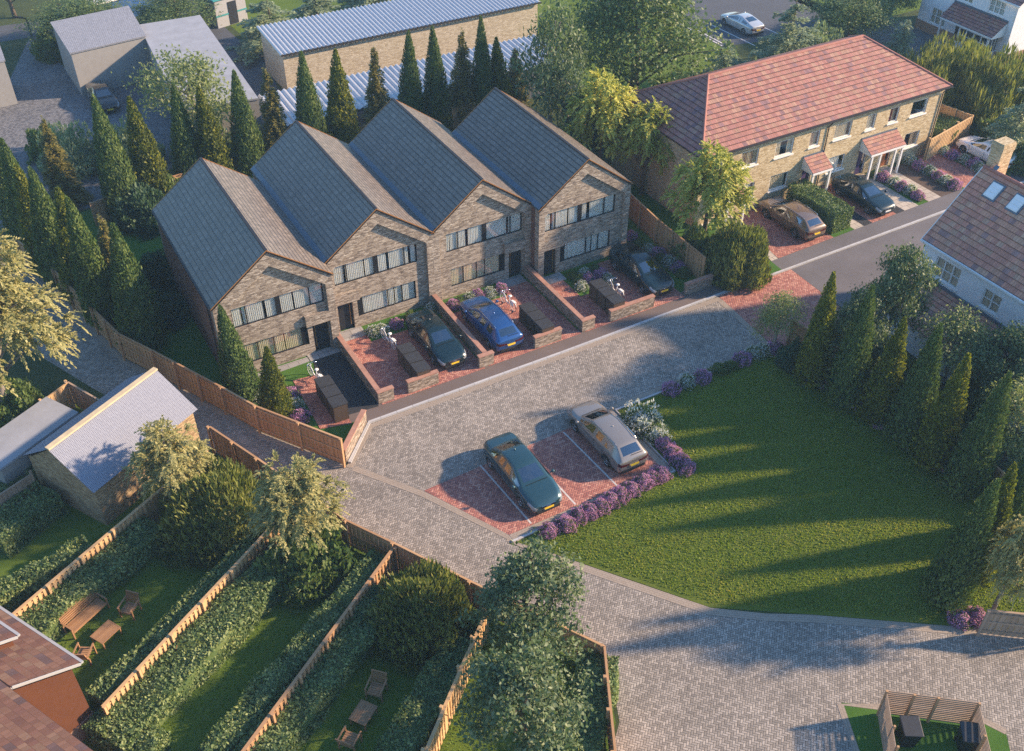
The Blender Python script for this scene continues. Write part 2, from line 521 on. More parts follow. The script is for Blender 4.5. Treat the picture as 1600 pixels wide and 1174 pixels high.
M['cream'] = plain('white_render', (.76, .76, .77), 0.85, vary=0.05, bump=0.15)
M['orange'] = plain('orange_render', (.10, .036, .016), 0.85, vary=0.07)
M['greyrender'] = plain('grey_render', (.27, .26, .25), 0.85, vary=0.06)
M['plinth'] = plain('brown_plinth', (.33, .195, .13), 0.85)
M['purple'] = plain('purple_door_paint', (.075, .05, .12), 0.35)
M['timberdoor'] = plain('orange_brown_door', (.42, .14, .05), 0.5)
M['gold'] = plain('brass_handle', (.55, .33, .12), 0.3, 0.8)
M['chrome'] = plain('chrome', (.7, .7, .72), 0.15, 1.0)
M['gutter'] = plain('dark_gutter', (.035, .032, .032), 0.5)
M['fence'] = wood('fence_timber', (.30, .165, .085), (.50, .31, .165))
M['palefence'] = wood('pale_fence_timber', (.42, .26, .13), (.62, .42, .22))
M['oldfence'] = wood('weathered_fence_timber', (.24, .165, .115), (.42, .31, .225))
M['teak'] = wood('teak_garden_timber', (.22, .115, .06), (.36, .205, .105))
M['binwood'] = wood('brown_bin_timber', (.05, .034, .026), (.085, .06, .045))
M['binlid'] = plain('charcoal_bin_lid', (.035, .036, .04), 0.45)
M['blinds'] = curtainmat('cream_blinds', (.68, .65, .575), (.76, .73, .655), 0.18)
M['glow'] = curtainmat('warm_blinds', (.64, .51, .33), (.74, .61, .42), 0.18)
M['drape'] = curtainmat('striped_drapes', (.16, .03, .03), (.62, .50, .34), 0.26)
M['glass'] = glass('window_glass', (.94, .96, .97), 0.07)
M['carglass'] = glass('car_glass', (.24, .27, .29), 0.18)
M['skylight'] = plain('white_rooflight_blind', (.76, .76, .78), 0.5, 0.0, 0.2, vary=0.03)
M['tyre'] = plain('tyre_rubber', (.016, .016, .017), 0.8)
M['rim'] = plain('alloy_rim', (.55, .55, .56), 0.3, 0.85)
M['lamp'] = plain('headlight_lens', (.25, .26, .28), 0.1, 0.2, 0.7)
M['tail'] = plain('red_tail_light', (.06, .008, .010), 0.2)
M['plate'] = plain('yellow_number_plate', (.80, .53, .03), 0.5, vary=0.03)
M['seat'] = plain('car_seat_leather', (.15, .14, .13), 0.7)
M['teal'] = paint('teal_car_paint', (.018, .058, .072))
M['darkteal'] = paint('dark_teal_car_paint', (.005, .018, .024), 0.25, 0.1, 0.35)
M['blue'] = paint('blue_car_paint', (.016, .075, .235))
M['tan'] = paint('bronze_car_paint', (.235, .212, .192))
M['brown'] = paint('brown_car_paint', (.19, .13, .092))
M['blackcar'] = paint('black_car_paint', (.012, .011, .012))
M['whitecar'] = paint('white_car_paint', (.78, .76, .74), 0.3, 0.0)
M['silver'] = paint('silver_car_paint', (.48, .49, .50))
M['trim'] = plain('car_trim', (.02, .02, .021), 0.5)
M['bark'] = plain('tree_bark', (.12, .09, .065), 0.9, vary=0.35, scale=6, bump=0.6)
M['palebark'] = plain('pale_bark', (.24, .21, .18), 0.9, vary=0.3, scale=6, bump=0.6)
# foliage
M['lf_cyp'] = leafmat('cypress_foliage', [(0, (.012, .026, .008)), (.5, (.036, .062, .016)), (1, (.10, .12, .034))], 0.25, k=2.1)
M['lf_thu'] = leafmat('thuja_foliage', [(0, (.014, .024, .004)), (.5, (.05, .064, .008)), (1, (.16, .15, .014))], 0.36, k=2.0)
M['lf_yew'] = leafmat('conifer_foliage', [(0, (.035, .042, .012)), (.5, (.085, .08, .02)), (1, (.15, .115, .03))], 0.3, k=2.1)
M['lf_grey'] = leafmat('grey_green_leaves', [(0, (.024, .046, .018)), (.5, (.058, .088, .036)), (1, (.17, .185, .105))], 0.28)
M['lf_pale'] = leafmat('pale_green_leaves', [(0, (.06, .085, .03)), (.5, (.12, .145, .055)), (1, (.20, .21, .09))], 0.35)
M['lf_gold'] = leafmat('golden_leaves', [(0, (.10, .12, .022)), (.4, (.19, .20, .04)), (.75, (.30, .28, .06)), (1, (.38, .32, .07))], 0.35, k=2.0)
M['lf_straw'] = leafmat('straw_gold_leaves', [(0, (.12, .14, .045)), (.4, (.245, .235, .085)), (.75, (.37, .325, .135)), (1, (.45, .39, .19))], 0.3, k=1.2)
M['lf_olive'] = leafmat('olive_leaves', [(0, (.03, .042, .010)), (.5, (.085, .10, .024)), (1, (.20, .19, .055))], 0.3, k=1.8)
M['lf_dark'] = leafmat('dark_green_leaves', [(0, (.012, .032, .018)), (.5, (.03, .062, .032)), (1, (.06, .10, .05))], 0.25)
M['lf_deo'] = leafmat('cedar_foliage', [(0, (.05, .08, .045)), (.5, (.11, .14, .08)), (1, (.21, .23, .13))], 0.25, k=1.9)
M['lf_hedge'] = leafmat('hedge_leaves', [(0, (.016, .036, .012)), (.5, (.055, .085, .028)), (1, (.20, .215, .085))], 0.3, k=2.1)
M['fl_purple'] = leafmat('purple_flowers', [(0, (.20, .10, .23)), (.5, (.38, .20, .40)), (1, (.56, .34, .54))], 0.3, k=1.3)
M['fl_white'] = leafmat('white_flowers', [(0, (.30, .33, .36)), (.5, (.52, .54, .56)), (1, (.72, .71, .68))], 0.25, k=1.1)
M['lf_bush'] = leafmat('bush_leaves', [(0, (.022, .048, .014)), (.5, (.065, .10, .03)), (1, (.12, .14, .04))], 0.3)
M['blade'] = leafmat('grass_blades', [(0, (.036, .068, .007)), (.45, (.080, .115, .012)), (.75, (.130, .148, .022)), (1, (.21, .175, .05))], 0.4, k=2.1, ns=0.33, na=0.85)

# ------------------------------------------------------------------- setting
def struct(name, mb, m, smooth=False):
    o = mb.build(name, m, smooth=smooth)
    o['kind'] = 'structure'
    return o


def sheet(name, poly, z, m):
    return struct(name, MB().sheet(poly, z), M[m])


def slab(name, poly, z, m):
    return struct(name, MB().prism(poly, -0.2, z), M[m])


def strip_poly(pts, w, side=0.0):
    pts = [Vector((p[0], p[1])) for p in pts]
    L, Rr = [], []
    for i, p in enumerate(pts):
        d = (pts[min(i + 1, len(pts) - 1)] - pts[max(i - 1, 0)]).normalized()
        n = Vector((-d.y, d.x))
        L.append(p + n * (w * (0.5 + side)))
        Rr.append(p - n * (w * (0.5 - side)))
    return L, Rr


def strip(name, pts, w, z, m, z0=None, side=0.0):
    """a band of width w along pts; uv runs along it"""
    L, Rr = strip_poly(pts, w, side)
    mb = MB()
    s = 0.0
    for i in range(len(L) - 1):
        d = ((L[i + 1] - L[i]).length + (Rr[i + 1] - Rr[i]).length) / 2
        a, b, c, e = Rr[i], Rr[i + 1], L[i + 1], L[i]
        zs = z
        uv = [[(s, 0), (s + d, 0), (s + d, w), (s, w)]]
        mb.add([(a.x, a.y, zs), (b.x, b.y, zs), (c.x, c.y, zs), (e.x, e.y, zs)], [(0, 1, 2, 3)], 0, None, uv)
        if z0 is not None:
            for p, q in ((Rr[i], Rr[i + 1]), (L[i + 1], L[i])):
                mb.add([(p.x, p.y, z0), (q.x, q.y, z0), (q.x, q.y, zs), (p.x, p.y, zs)], [(0, 1, 2, 3)])
            if i == 0: mb.add([(L[0].x, L[0].y, z0), (Rr[0].x, Rr[0].y, z0), (Rr[0].x, Rr[0].y, zs), (L[0].x, L[0].y, zs)], [(0, 1, 2, 3)])
        s += d
    return struct(name, mb, M[m])


sheet('ground', [(-400, -300), (500, -300), (500, 700), (-400, 700)], 0.0, 'ground')

LANE_N = [(-3, 72), (-0.6, 66), (0.3, 62.4), (1.28, 59.42), (2.06, 55.61), (3.51, 49.37), (4.71, 47.02), (7.02, 42.22), (8.07, 39.92), (9.51, 37.69), (10.88, 35.56)]
sheet('road', LANE_N + [(11.1, 35.6), (13.2, 37.85), (36.2, 37.9), (35.7, 33.2), (35.5, 32.35), (24.8, 32.35), (24.8, 27.2), (15.4, 27.2), (16.83, 25.28), (19.15, 22.09), (21.02, 19.53), (24.57, 17.06), (30.22, 13.09), (37, 8.3), (60, -8), (60, -22), (2, -22), (9, 9), (12.2, 13.8), (13.72, 16.27), (14.7, 17.14), (16.0, 20.09), (12.81, 25.7), (9.22, 31.58), (6.77, 37.02), (5.05, 40.87), (1.43, 47.52), (-1.5, 54), (-4.5, 62), (-6.5, 72)], 0.004, 'paving')
strip('path_edging', [(p[0] - .18 * .85, p[1] - .18 * .45) for p in LANE_N[2:]], 0.36, 0.009, 'edging')
strip('court_edging', [(11.0, 35.35), (13.08, 37.6), (14, 37.6), (36.0, 37.68)], 0.34, 0.009, 'edging')
strip('kerb', [(11.12, 35.62), (13.17, 37.87), (25, 37.88), (36.3, 38.0), (62, 38.25), (90, 38.5)], 0.17, 0.09, 'kerb', 0.0)
strip('court_edging', [(35.87, 37.5), (35.5, 32.5)], 0.36, 0.009, 'edging')
strip('court_edging', [(35.6, 32.62), (24.75, 32.62)], 0.36, 0.010, 'edging')
strip('lawn_kerb', [(35.6, 32.38), (24.82, 32.38), (24.82, 27.2), (15.6, 27.2)], 0.13, 0.07, 'kerb', 0.0)
strip('court_edging', [(11.15, 35.2), (13.35, 31.95), (15.72, 27.38)], 0.36, 0.010, 'edging')
strip('lawn_edging', [(15.55, 27.5), (16.83, 25.38), (19.2, 22.12), (21.05, 19.6), (22.9, 18.2), (24.6, 17.15), (30.3, 13.1), (37, 8.35), (45, 3)], 0.40, 0.011, 'edging')
BAY = [(13.5, 32.1), (24.45, 32.5), (24.45, 27.5), (15.75, 27.5)]
sheet('parking_bay_paving', BAY, 0.013, 'redblock')
strip('court_edging', [(24.55, 32.6), (24.55, 27.3)], 0.32, 0.017, 'edging')
strip('court_edging', [(24.7, 27.45), (15.7, 27.45)], 0.34, 0.018, 'edging')
for n, (xa, xb) in enumerate(((16.69, 16.93), (19.15, 19.38), (21.55, 21.80))):
    strip('bay_line', [(xa, 32.3), (xb, 27.72)], 0.09, 0.0165, 'bayline')
# footway and the plots of the four houses
sheet('crossing_paving', [(36.05, 37.92), (41.85, 38.0), (41.75, 34.9), (41.6, 32.2), (35.7, 32.2)], 0.008, 'redblock')
slab('pavement', [(13.12, 37.96), (25, 37.965), (36.3, 38.08), (36.7, 38.1), (36.55, 39.3), (12.3, 39.2), (12.1, 38.4)], 0.075, 'footway')
slab('back_garden_turf', [(11.0, 35.72), (13.1, 37.98), (12.2, 39.15), (36.5, 39.25), (36.9, 44), (37, 48.8), (36, 64), (6, 67), (-0.4, 66), (0.5, 62.4), (1.5, 59.4), (2.25, 55.6), (3.7, 49.4), (4.9, 47.1), (7.2, 42.3), (8.25, 40), (9.7, 37.8)], 0.065, 'turf')
slab('grass_verge', [(36.72, 38.09), (41.25, 38.16), (41.35, 40.1), (42.2, 44.6), (39.4, 44.8), (39.4, 56), (36.6, 62), (37.02, 48.8)], 0.064, 'turf')
sheet('driveway_tarmac', [(12.2, 42.9), (12.6, 44.4), (14.25, 44.4), (14.1, 38.75), (12.42, 38.9)], 0.086, 'tar')
sheet('driveway_paving', [(10.9, 43.0), (12.22, 42.8), (12.36, 38.2), (10.75, 38.6)], 0.089, 'redblock')
sheet('driveway_paving', [(14.3, 38.75), (20.5, 38.75), (20.5, 44.05), (16.0, 44.05), (16.0, 44.75), (14.3, 44.75)], 0.086, 'redblock')
sheet('driveway_paving', [(20.75, 38.8), (26.8, 38.8), (26.8, 44.9), (25.0, 44.9), (25.0, 44.2), (20.75, 44.2)], 0.086, 'redblock')
sheet('driveway_paving', [(27.1, 38.8), (34.2, 38.8), (34.2, 44.4), (31.1, 44.4), (31.1, 41.9), (28.75, 41.9), (28.75, 43.9), (27.1, 43.9)], 0.086, 'redblock')
for poly in ([(12.35, 44.05), (14.25, 44.05), (14.25, 44.75), (12.35, 44.75)], [(14.4, 44.75), (16.05, 44.75), (16.05, 45.75), (14.4, 45.75)],
             [(25.0, 44.9), (26.75, 44.9), (26.75, 45.75), (25.0, 45.75)], [(27.35, 43.9), (29.0, 43.9), (29.0, 44.75), (27.35, 44.75)],
             [(8.2, 43.95), (12.3, 44.1), (12.3, 44.5), (8.2, 44.5)]):
    slab('doorstep_paving', poly, 0.10, 'greyslab')
# the road in front of the yellow brick terrace and its drives
sheet('road', [(41.3, 38.2), (41.35, 39.3), (62, 39.85), (100, 40.5), (100, 38.7), (62, 38.35)], 0.006, 'road')
sheet('road', [(41.85, 38.0), (62, 38.17), (100, 38.4), (100, 27), (44, 27), (41.7, 31.5)], 0.006, 'road')
sheet('driveway_paving', [(42.0, 39.32), (46.8, 39.45), (46.8, 44.85), (42.7, 44.85)], 0.010, 'redblock')
sheet('footpath', [(41.4, 39.3), (41.95, 39.32), (43.0, 44.85), (42.6, 44.85)], 0.010, 'slab')
sheet('drive_turf', [(46.8, 39.45), (48.7, 39.5), (48.7, 44.8), (46.8, 44.8)], 0.010, 'turf')
sheet('footpath', [(48.7, 39.5), (49.55, 39.52), (49.55, 44.8), (48.7, 44.8)], 0.010, 'slab')
sheet('gravel_strip', [(49.55, 39.52), (50.35, 39.54), (50.35, 44.8), (49.55, 44.8)], 0.010, 'tar')
sheet('driveway_paving', [(50.35, 39.54), (52.6, 39.6), (52.6, 44.8), (50.35, 44.8)], 0.010, 'redblock')
sheet('gravel_strip', [(52.6, 39.6), (53.4, 39.62), (53.4, 44.8), (52.6, 44.8)], 0.010, 'tar')
sheet('footpath', [(53.4, 39.62), (54.75, 39.65), (54.75, 44.8), (53.4, 44.8)], 0.010, 'slab')
sheet('drive_turf', [(54.75, 39.65), (55.75, 39.68), (55.75, 44.4), (54.75, 44.4)], 0.010, 'turf')
sheet('footpath', [(55.75, 39.68), (57.0, 39.72), (57.0, 44.8), (55.75, 44.8), (55.75, 44.42), (54.76, 44.42), (54.76, 44.8), (54.76, 44.41), (55.74, 44.41)][:6], 0.010, 'slab')
sheet('driveway_tarmac', [(57.0, 39.72), (58.5, 39.75), (58.5, 44.5), (57.0, 44.5)], 0.010, 'browntar')
sheet('drive_turf', [(58.5, 39.75), (59.4, 39.77), (59.9, 44.8), (58.5, 44.8)], 0.010, 'turf')
sheet('driveway_paving', [(59.4, 39.77), (62.0, 39.84), (61.8, 44.8), (59.9, 44.8)], 0.010, 'redblock')
sheet('drive_turf', [(62.0, 39.84), (62.7, 39.86), (62.6, 46), (61.8, 46)], 0.010, 'turf')
sheet('driveway_paving', [(62.7, 39.86), (66.5, 39.95), (66.5, 49), (62.6, 49)], 0.010, 'redblock')
# north side: yard, lanes, car park, forecourt
sheet('yard_paving', [(-30, 67.5), (6.2, 67.2), (14.8, 71.5), (15.2, 92), (8.7, 92), (7.2, 100.5), (1.6, 84.6), (-30, 82)], 0.006, 'darkpave')
sheet('lane', [(15, 67.3), (45, 67.3), (45, 79), (23, 79), (24.0, 84), (24.6, 87.3), (23.5, 91.2), (23.1, 98.7), (22, 135), (16.5, 135), (19.8, 92), (15.3, 90)], 0.007, 'lane')
sheet('lane', [(-40, 104), (7.1, 100.6), (9, 97), (16.4, 97), (16.4, 104), (8, 104.5), (-40, 109)], 0.008, 'lane')
sheet('car_park', [(60.4, 76), (60.5, 68.2), (69, 66.3), (75, 70), (80, 100), (52, 120), (50, 96)], 0.006, 'lane')
for a, b in (((60.55, 74.5), (60.62, 68.3)), ((60.95, 73.8), (61.0, 68.8)), ((62.9, 72.6), (63.2, 66.9)), ((66.6, 72.4), (66.9, 66.9))):
    strip('bay_line', [a, b], 0.10, 0.010, 'line')
sheet('forecourt_paving', [(72, 50), (79, 50), (90, 50), (90, 45), (100, 45), (100, 41), (76, 44), (73, 56), (73.5, 67), (79, 66), (79, 55)], 0.006, 'darkpave')
sheet('forecourt_lawn', [(79, 66.1), (73.5, 67.1), (74, 75), (90, 75), (90, 66)], 0.006, 'garden')
# gardens in the foreground and the little bin lawn
sheet('garden_lawn', [(9.0, 31.5), (12.6, 25.6), (15.8, 20.0), (14.55, 17.2), (13.5, 16.1), (8, 5), (-12, 5), (-16, 40), (-6, 46), (0.9, 47.3), (4.9, 40.8), (6.6, 37.0)], 0.004, 'garden')
sheet('bin_lawn', [(22.82, 13.5), (24.0, 12.65), (26.9, 10.6), (27.41, 9.35), (26, 7.6), (20.5, 7), (20.9, 10)], 0.010, 'turf')
strip('bin_lawn_edging', [(20.8, 9.6), (22.72, 13.45), (24.0, 12.6), (26.9, 10.55), (27.46, 9.39)], 0.28, 0.014, 'edging')
LAWN = [(24.9, 32.3), (24.9, 27.12), (15.75, 27.1), (17.05, 25.45), (19.4, 22.25), (21.2, 19.75), (24.7, 17.35), (30.4, 13.3), (37.1, 8.55), (41, 10), (37.0, 19.4), (36.3, 29.5), (35.6, 32.3)]
sheet('lawn', LAWN, 0.012, 'lawn')
sheet('field_grass', [(60.3, 77), (60.4, 68.3), (60.8, 66), (42, 62), (40, 72), (50, 96)], 0.005, 'garden')
sheet('field_grass', [(24.8, 84), (25.2, 87.3), (24.1, 91.2), (23.7, 98.7), (24, 130), (60, 125), (48, 96), (47.5, 84)], 0.005, 'garden')

# ----------------------------------------------------------------- buildings
def rect(x0, z0, x1, z1):
    return [(x0, z0), (x1, z0), (x1, z1), (x0, z1)]


def casement(parent, x0, z0, x1, z1, y, cols, rows, fr='white', w=0.06, depth=0.07, sill=True, curtain=None, M4=None, glow=False):
    """a framed window as a part: frame with sill, panes, curtain"""
    mb = MB()
    T = M4 or Matrix()
    def b(ax, az, bx, bz, ya=y, yb=y + depth): mb.box(ax, ya, az, bx, yb, bz, 0, T)
    b(x0, z0, x1, z0 + w); b(x0, z1 - w, x1, z1)
    b(x0, z0 + w, x0 + w, z1 - w); b(x1 - w, z0 + w, x1, z1 - w)
    for c in range(1, cols):
        xx = x0 + (x1 - x0) * c / cols
        b(xx - w / 2, z0 + w, xx + w / 2, z1 - w)
    for r in range(1, rows):
        zz = z0 + (z1 - z0) * r / rows
        for c in range(cols):
            xa, xb = x0 + (x1 - x0) * c / cols, x0 + (x1 - x0) * (c + 1) / cols
            b(xa + (w if c == 0 else w / 2), zz - w * .3, xb - (w if c == cols - 1 else w / 2), zz + w * .3, y + .01, y + depth - .01)
    if sill: mb.box(x0 - .08, y - .14, z0 - .09, x1 + .08, y + .03, z0 - .004, 0, T)
    o = mb.build('window', M[fr], parent)
    MB().box(x0 + w, y + .03, z0 + w, x1 - w, y + .036, z1 - w, 0, T).build('pane', M['glass'], o)
    if curtain:
        cb = MB()
        for xa, xb in curtain[1]:
            drape(cb, x0 + (x1 - x0) * xa, x0 + (x1 - x0) * xb, z0 + .02, z1 - .02, y + .10, T)
        cb.build('curtain', M[curtain[0]], o)
    return o


def drape(cb, xa, xb, z0, z1, y, T=None, amp=0.025, pitch=0.13):
    n = max(3, int((xb - xa) / pitch * 2))
    amp *= .45
    vs = []
    for i in range(n + 1):
        x = xa + (xb - xa) * i / n
        yy = y + (amp if i % 2 else -amp)
        vs += [(x, yy, z0), (x, yy, z1)]
    fs = [(2 * i, 2 * i + 2, 2 * i + 3, 2 * i + 1) for i in range(n)]
    s = 0.0
    uvs = [[((xa + (xb - xa) * i / n), z0), ((xa + (xb - xa) * (i + 1) / n), z0), ((xa + (xb - xa) * (i + 1) / n), z1), ((xa + (xb - xa) * i / n), z1)] for i in range(n)]
    cb.add(vs, fs, 0, T, uvs)


def townhouse(x0, yf, depth, door_right, label, low_cur, up_cuts, seed):
    W, EZ, RZ = 6.5, 5.1, 7.5
    rg = random.Random(seed)
    t = thing('townhouse', label, 'house', (x0, yf, 0), 0, 'four gabled brick houses in a row')
    fx = (lambda a: a) if door_right else (lambda a: W - a)
    def seg(a, b): return (fx(a), fx(b)) if door_right else (fx(b), fx(a))
    ua, ub = seg(.93, 6.0)
    la, lb = seg(1.15, 4.82)
    da, db = seg(5.1, 6.02)
    U0, U1, L0, L1, D1 = 3.28, 4.52, .80, 2.06, 2.10
    gable = [(0, 0), (W, 0), (W, EZ), (W / 2, RZ), (0, EZ)]
    body = MB()
    body.wall(gable, [rect(ua, U0, ub, U1), rect(la, L0, lb, L1), rect(da, .06, db, D1)], .20, .44)
    # the frame standing proud of the recessed gable, with the lintel block over the door
    zr = lambda x: 6.62 - .738 * abs(x - W / 2)
    inner = [(.40, 0), (.40, zr(.40)), (W / 2, 6.62), (W - .40, zr(W - .40)), (W - .40, 2.76), (4.72, 2.76), (4.72, 2.10), (W - .40, 2.10), (W - .40, 0), (W, 0), (W, EZ - .03), (W / 2, RZ - .03), (0, EZ - .03), (0, 0)]
    if not door_right: inner = [(W - a, b) for a, b in inner][::-1]
    body.wall(inner, [], -.02, .197)
    body.build('front_wall', M['brick'], t, fix=True)
    MB().wall(gable, [], depth - .2, depth).build('back_wall', M['brick'], t, fix=True)
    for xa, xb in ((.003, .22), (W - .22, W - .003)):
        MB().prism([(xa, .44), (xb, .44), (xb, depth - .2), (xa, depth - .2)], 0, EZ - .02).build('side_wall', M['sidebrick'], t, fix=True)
    inn = MB()
    inn.box(.25, 1.6, .05, W - .25, 1.65, EZ)
    inn.box(.23, .45, 2.5, W - .23, 1.6, 2.62)
    inn.box(.23, .45, .02, W - .23, 1.6, .06)
    inn.build('interior', M['room'], t)
    # roof: two lapped slate slopes
    for sgn, nm in ((-1, 'roof_slope'), (1, 'roof_slope')):
        rm = MB()
        ex = -.07 if sgn < 0 else W + .07
        ez = EZ - .05 + .02
        A, B = (ex, -.05, ez), (ex, depth + .08, ez)
        D, C = (W / 2, -.05, RZ + .03), (W / 2, depth + .08, RZ + .03)
        rm.tiles(A, B, C, D, 0.285, 0.028)
        rm.add([(ex, -.05, ez - .03), (ex, depth + .08, ez - .03), (W / 2, depth + .08, RZ), (W / 2, -.05, RZ)], [(0, 1, 2, 3)])
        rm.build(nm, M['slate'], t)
    MB().bar((W / 2, -.06, RZ + .055), (W / 2, depth + .09, RZ + .055), .16, .07).build('ridge_cap', M['charcoal'], t)
    for yy in (-.075, depth + .10):
        vm = MB().bar((-.09, yy, EZ - .04), (W / 2, yy, RZ + .07), .03, .045)
        vm.bar((W + .09, yy, EZ - .04), (W / 2, yy, RZ + .07), .03, .045)
        vm.build('verge_trim', M['copper'], t)
    fl = MB()
    for yy in (-.065,):
        fl.bar((-.05, yy, EZ - .12), (W / 2, yy, RZ - .01), .03, .06)
        fl.bar((W + .05, yy, EZ - .12), (W / 2, yy, RZ - .01), .03, .06)
    fl.build('bargeboard', M['black'], t)
    if x0 > 9:
        k = (RZ - EZ) / (W / 2)
        MB().add([(-.05, -.02, EZ + .05), (-.05, depth + .05, EZ + .05), (.20, depth + .05, EZ + .055 + .25 * k), (.20, -.02, EZ + .055 + .25 * k)], [(0, 1, 2, 3)]).build('valley_gutter', M['lead'], t)
    else:
        g = MB().bar((-.12, -.05, EZ - .05), (-.12, depth, EZ - .05), .11, .10)
        g.tube([(-.09, .9, EZ - .1), (-.06, .9, EZ - .4), (-.06, .9, .1)], .04, 8)
        g.build('gutter', M['gutter'], t)

    def strip_window(a, b, z0, z1, cuts, panels, cur, gaps):
        mb = MB()
        w, y0, y1 = .036, .255, .325
        mb.box(a, y0, z0, b, y1, z0 + w); mb.box(a, y0, z1 - w, b, y1, z1)
        edges = sorted(set([a, b] + [c for c in cuts] + [p for q in panels for p in q]))
        mb.box(a, y0, z0 + w, a + w, y1, z1 - w); mb.box(b - w, y0, z0 + w, b, y1, z1 - w)
        for c in cuts: mb.box(c - w * .6, y0, z0 + w, c + w * .6, y1, z1 - w)
        for p, q in panels: mb.box(p, y0 + .012, z0 + w, q, y1, z1 - w)
        mb.box(a, y0 - .05, z0 - .03, b, y0 + .02, z0 - .002)
        o = mb.build('window', M['black'], t)
        gl = MB()
        for p, q in zip(edges[:-1], edges[1:]):
            if not any(abs(p - pa) < .01 for pa, _ in panels): gl.box(p + w * .6, y0 + .035, z0 + w, q - w * .6, y0 + .041, z1 - w)
        gl.build('pane', M['glass'], o)
        cb = MB()
        x = a + .06
        for g0, g1 in gaps + [(b - .06, b - .06)]:
            if g0 > x + .1: drape(cb, x, g0, z0 + .03, z1 - .03, .345, None, .016, .1)
            x = g1
        cb.build('curtain', M[cur], o)
    m = (ua + ub) / 2
    up = [ua + .78, m - .14, m + .14, ub - .78]
    strip_window(ua, ub, U0, U1, [up[0], up[3]], [(up[1], up[2])], 'blinds', [(ua + g * (ub - ua), ua + (g + d * .5) * (ub - ua)) for g, d in up_cuts])
    if door_right: pan, cu = (lb - .36, lb), [la + .85, la + 1.75]
    else: pan, cu = (la, la + .36), [lb - .85, lb - 1.75]
    strip_window(la, lb, L0, L1, cu, [pan], low_cur, [(la + (lb - la) * .63, la + (lb - la) * .65)])
    d = MB().box(da + .03, .385, .06, db - .03, .44, D1 - .03)
    for z in np.linspace(.3, 1.9, 1): pass
    for k in range(1, 6): d.box(da + .03 + (db - da - .06) * k / 6 - .006, .38, .1, da + .03 + (db - da - .06) * k / 6 + .006, .386, D1 - .08)
    do = d.build('door', M['charcoal'], t)
    hx = da + .16 if door_right else db - .16
    MB().box(hx - .022, .33, .35, hx + .022, .362, 1.85).build('handle', M['gold'], do)
    df = MB().box(da, .36, .04, da + .05, .43, D1).box(db - .05, .36, .04, db, .43, D1).box(da + .05, .36, D1 - .05, db - .05, .43, D1)
    df.build('door_frame', M['black'], t)
    return t


townhouse(7.80, 44.45, 11.2, True, 'gabled brick house at the left end of the slate roofed row, beside the cypresses', 'glow', [(.10, .03), (.34, .06), (.66, .04)], 1)
townhouse(14.32, 45.48, 12.0, False, 'gabled brick house second from the left in the row, behind the dark teal parked car', 'blinds', [(.12, .05), (.36, .03), (.63, .07), (.9, .06)], 2)
townhouse(20.82, 45.48, 12.0, True, 'gabled brick house third from the left in the row, behind the blue estate car', 'glow', [(.05, .02), (.26, .07), (.5, .05), (.8, .05)], 3)
townhouse(27.32, 44.56, 11.1, False, 'gabled brick house at the right end of the slate roofed row, beside golden trees', 'blinds', [(.09, .06), (.33, .04), (.6, .09)], 4)


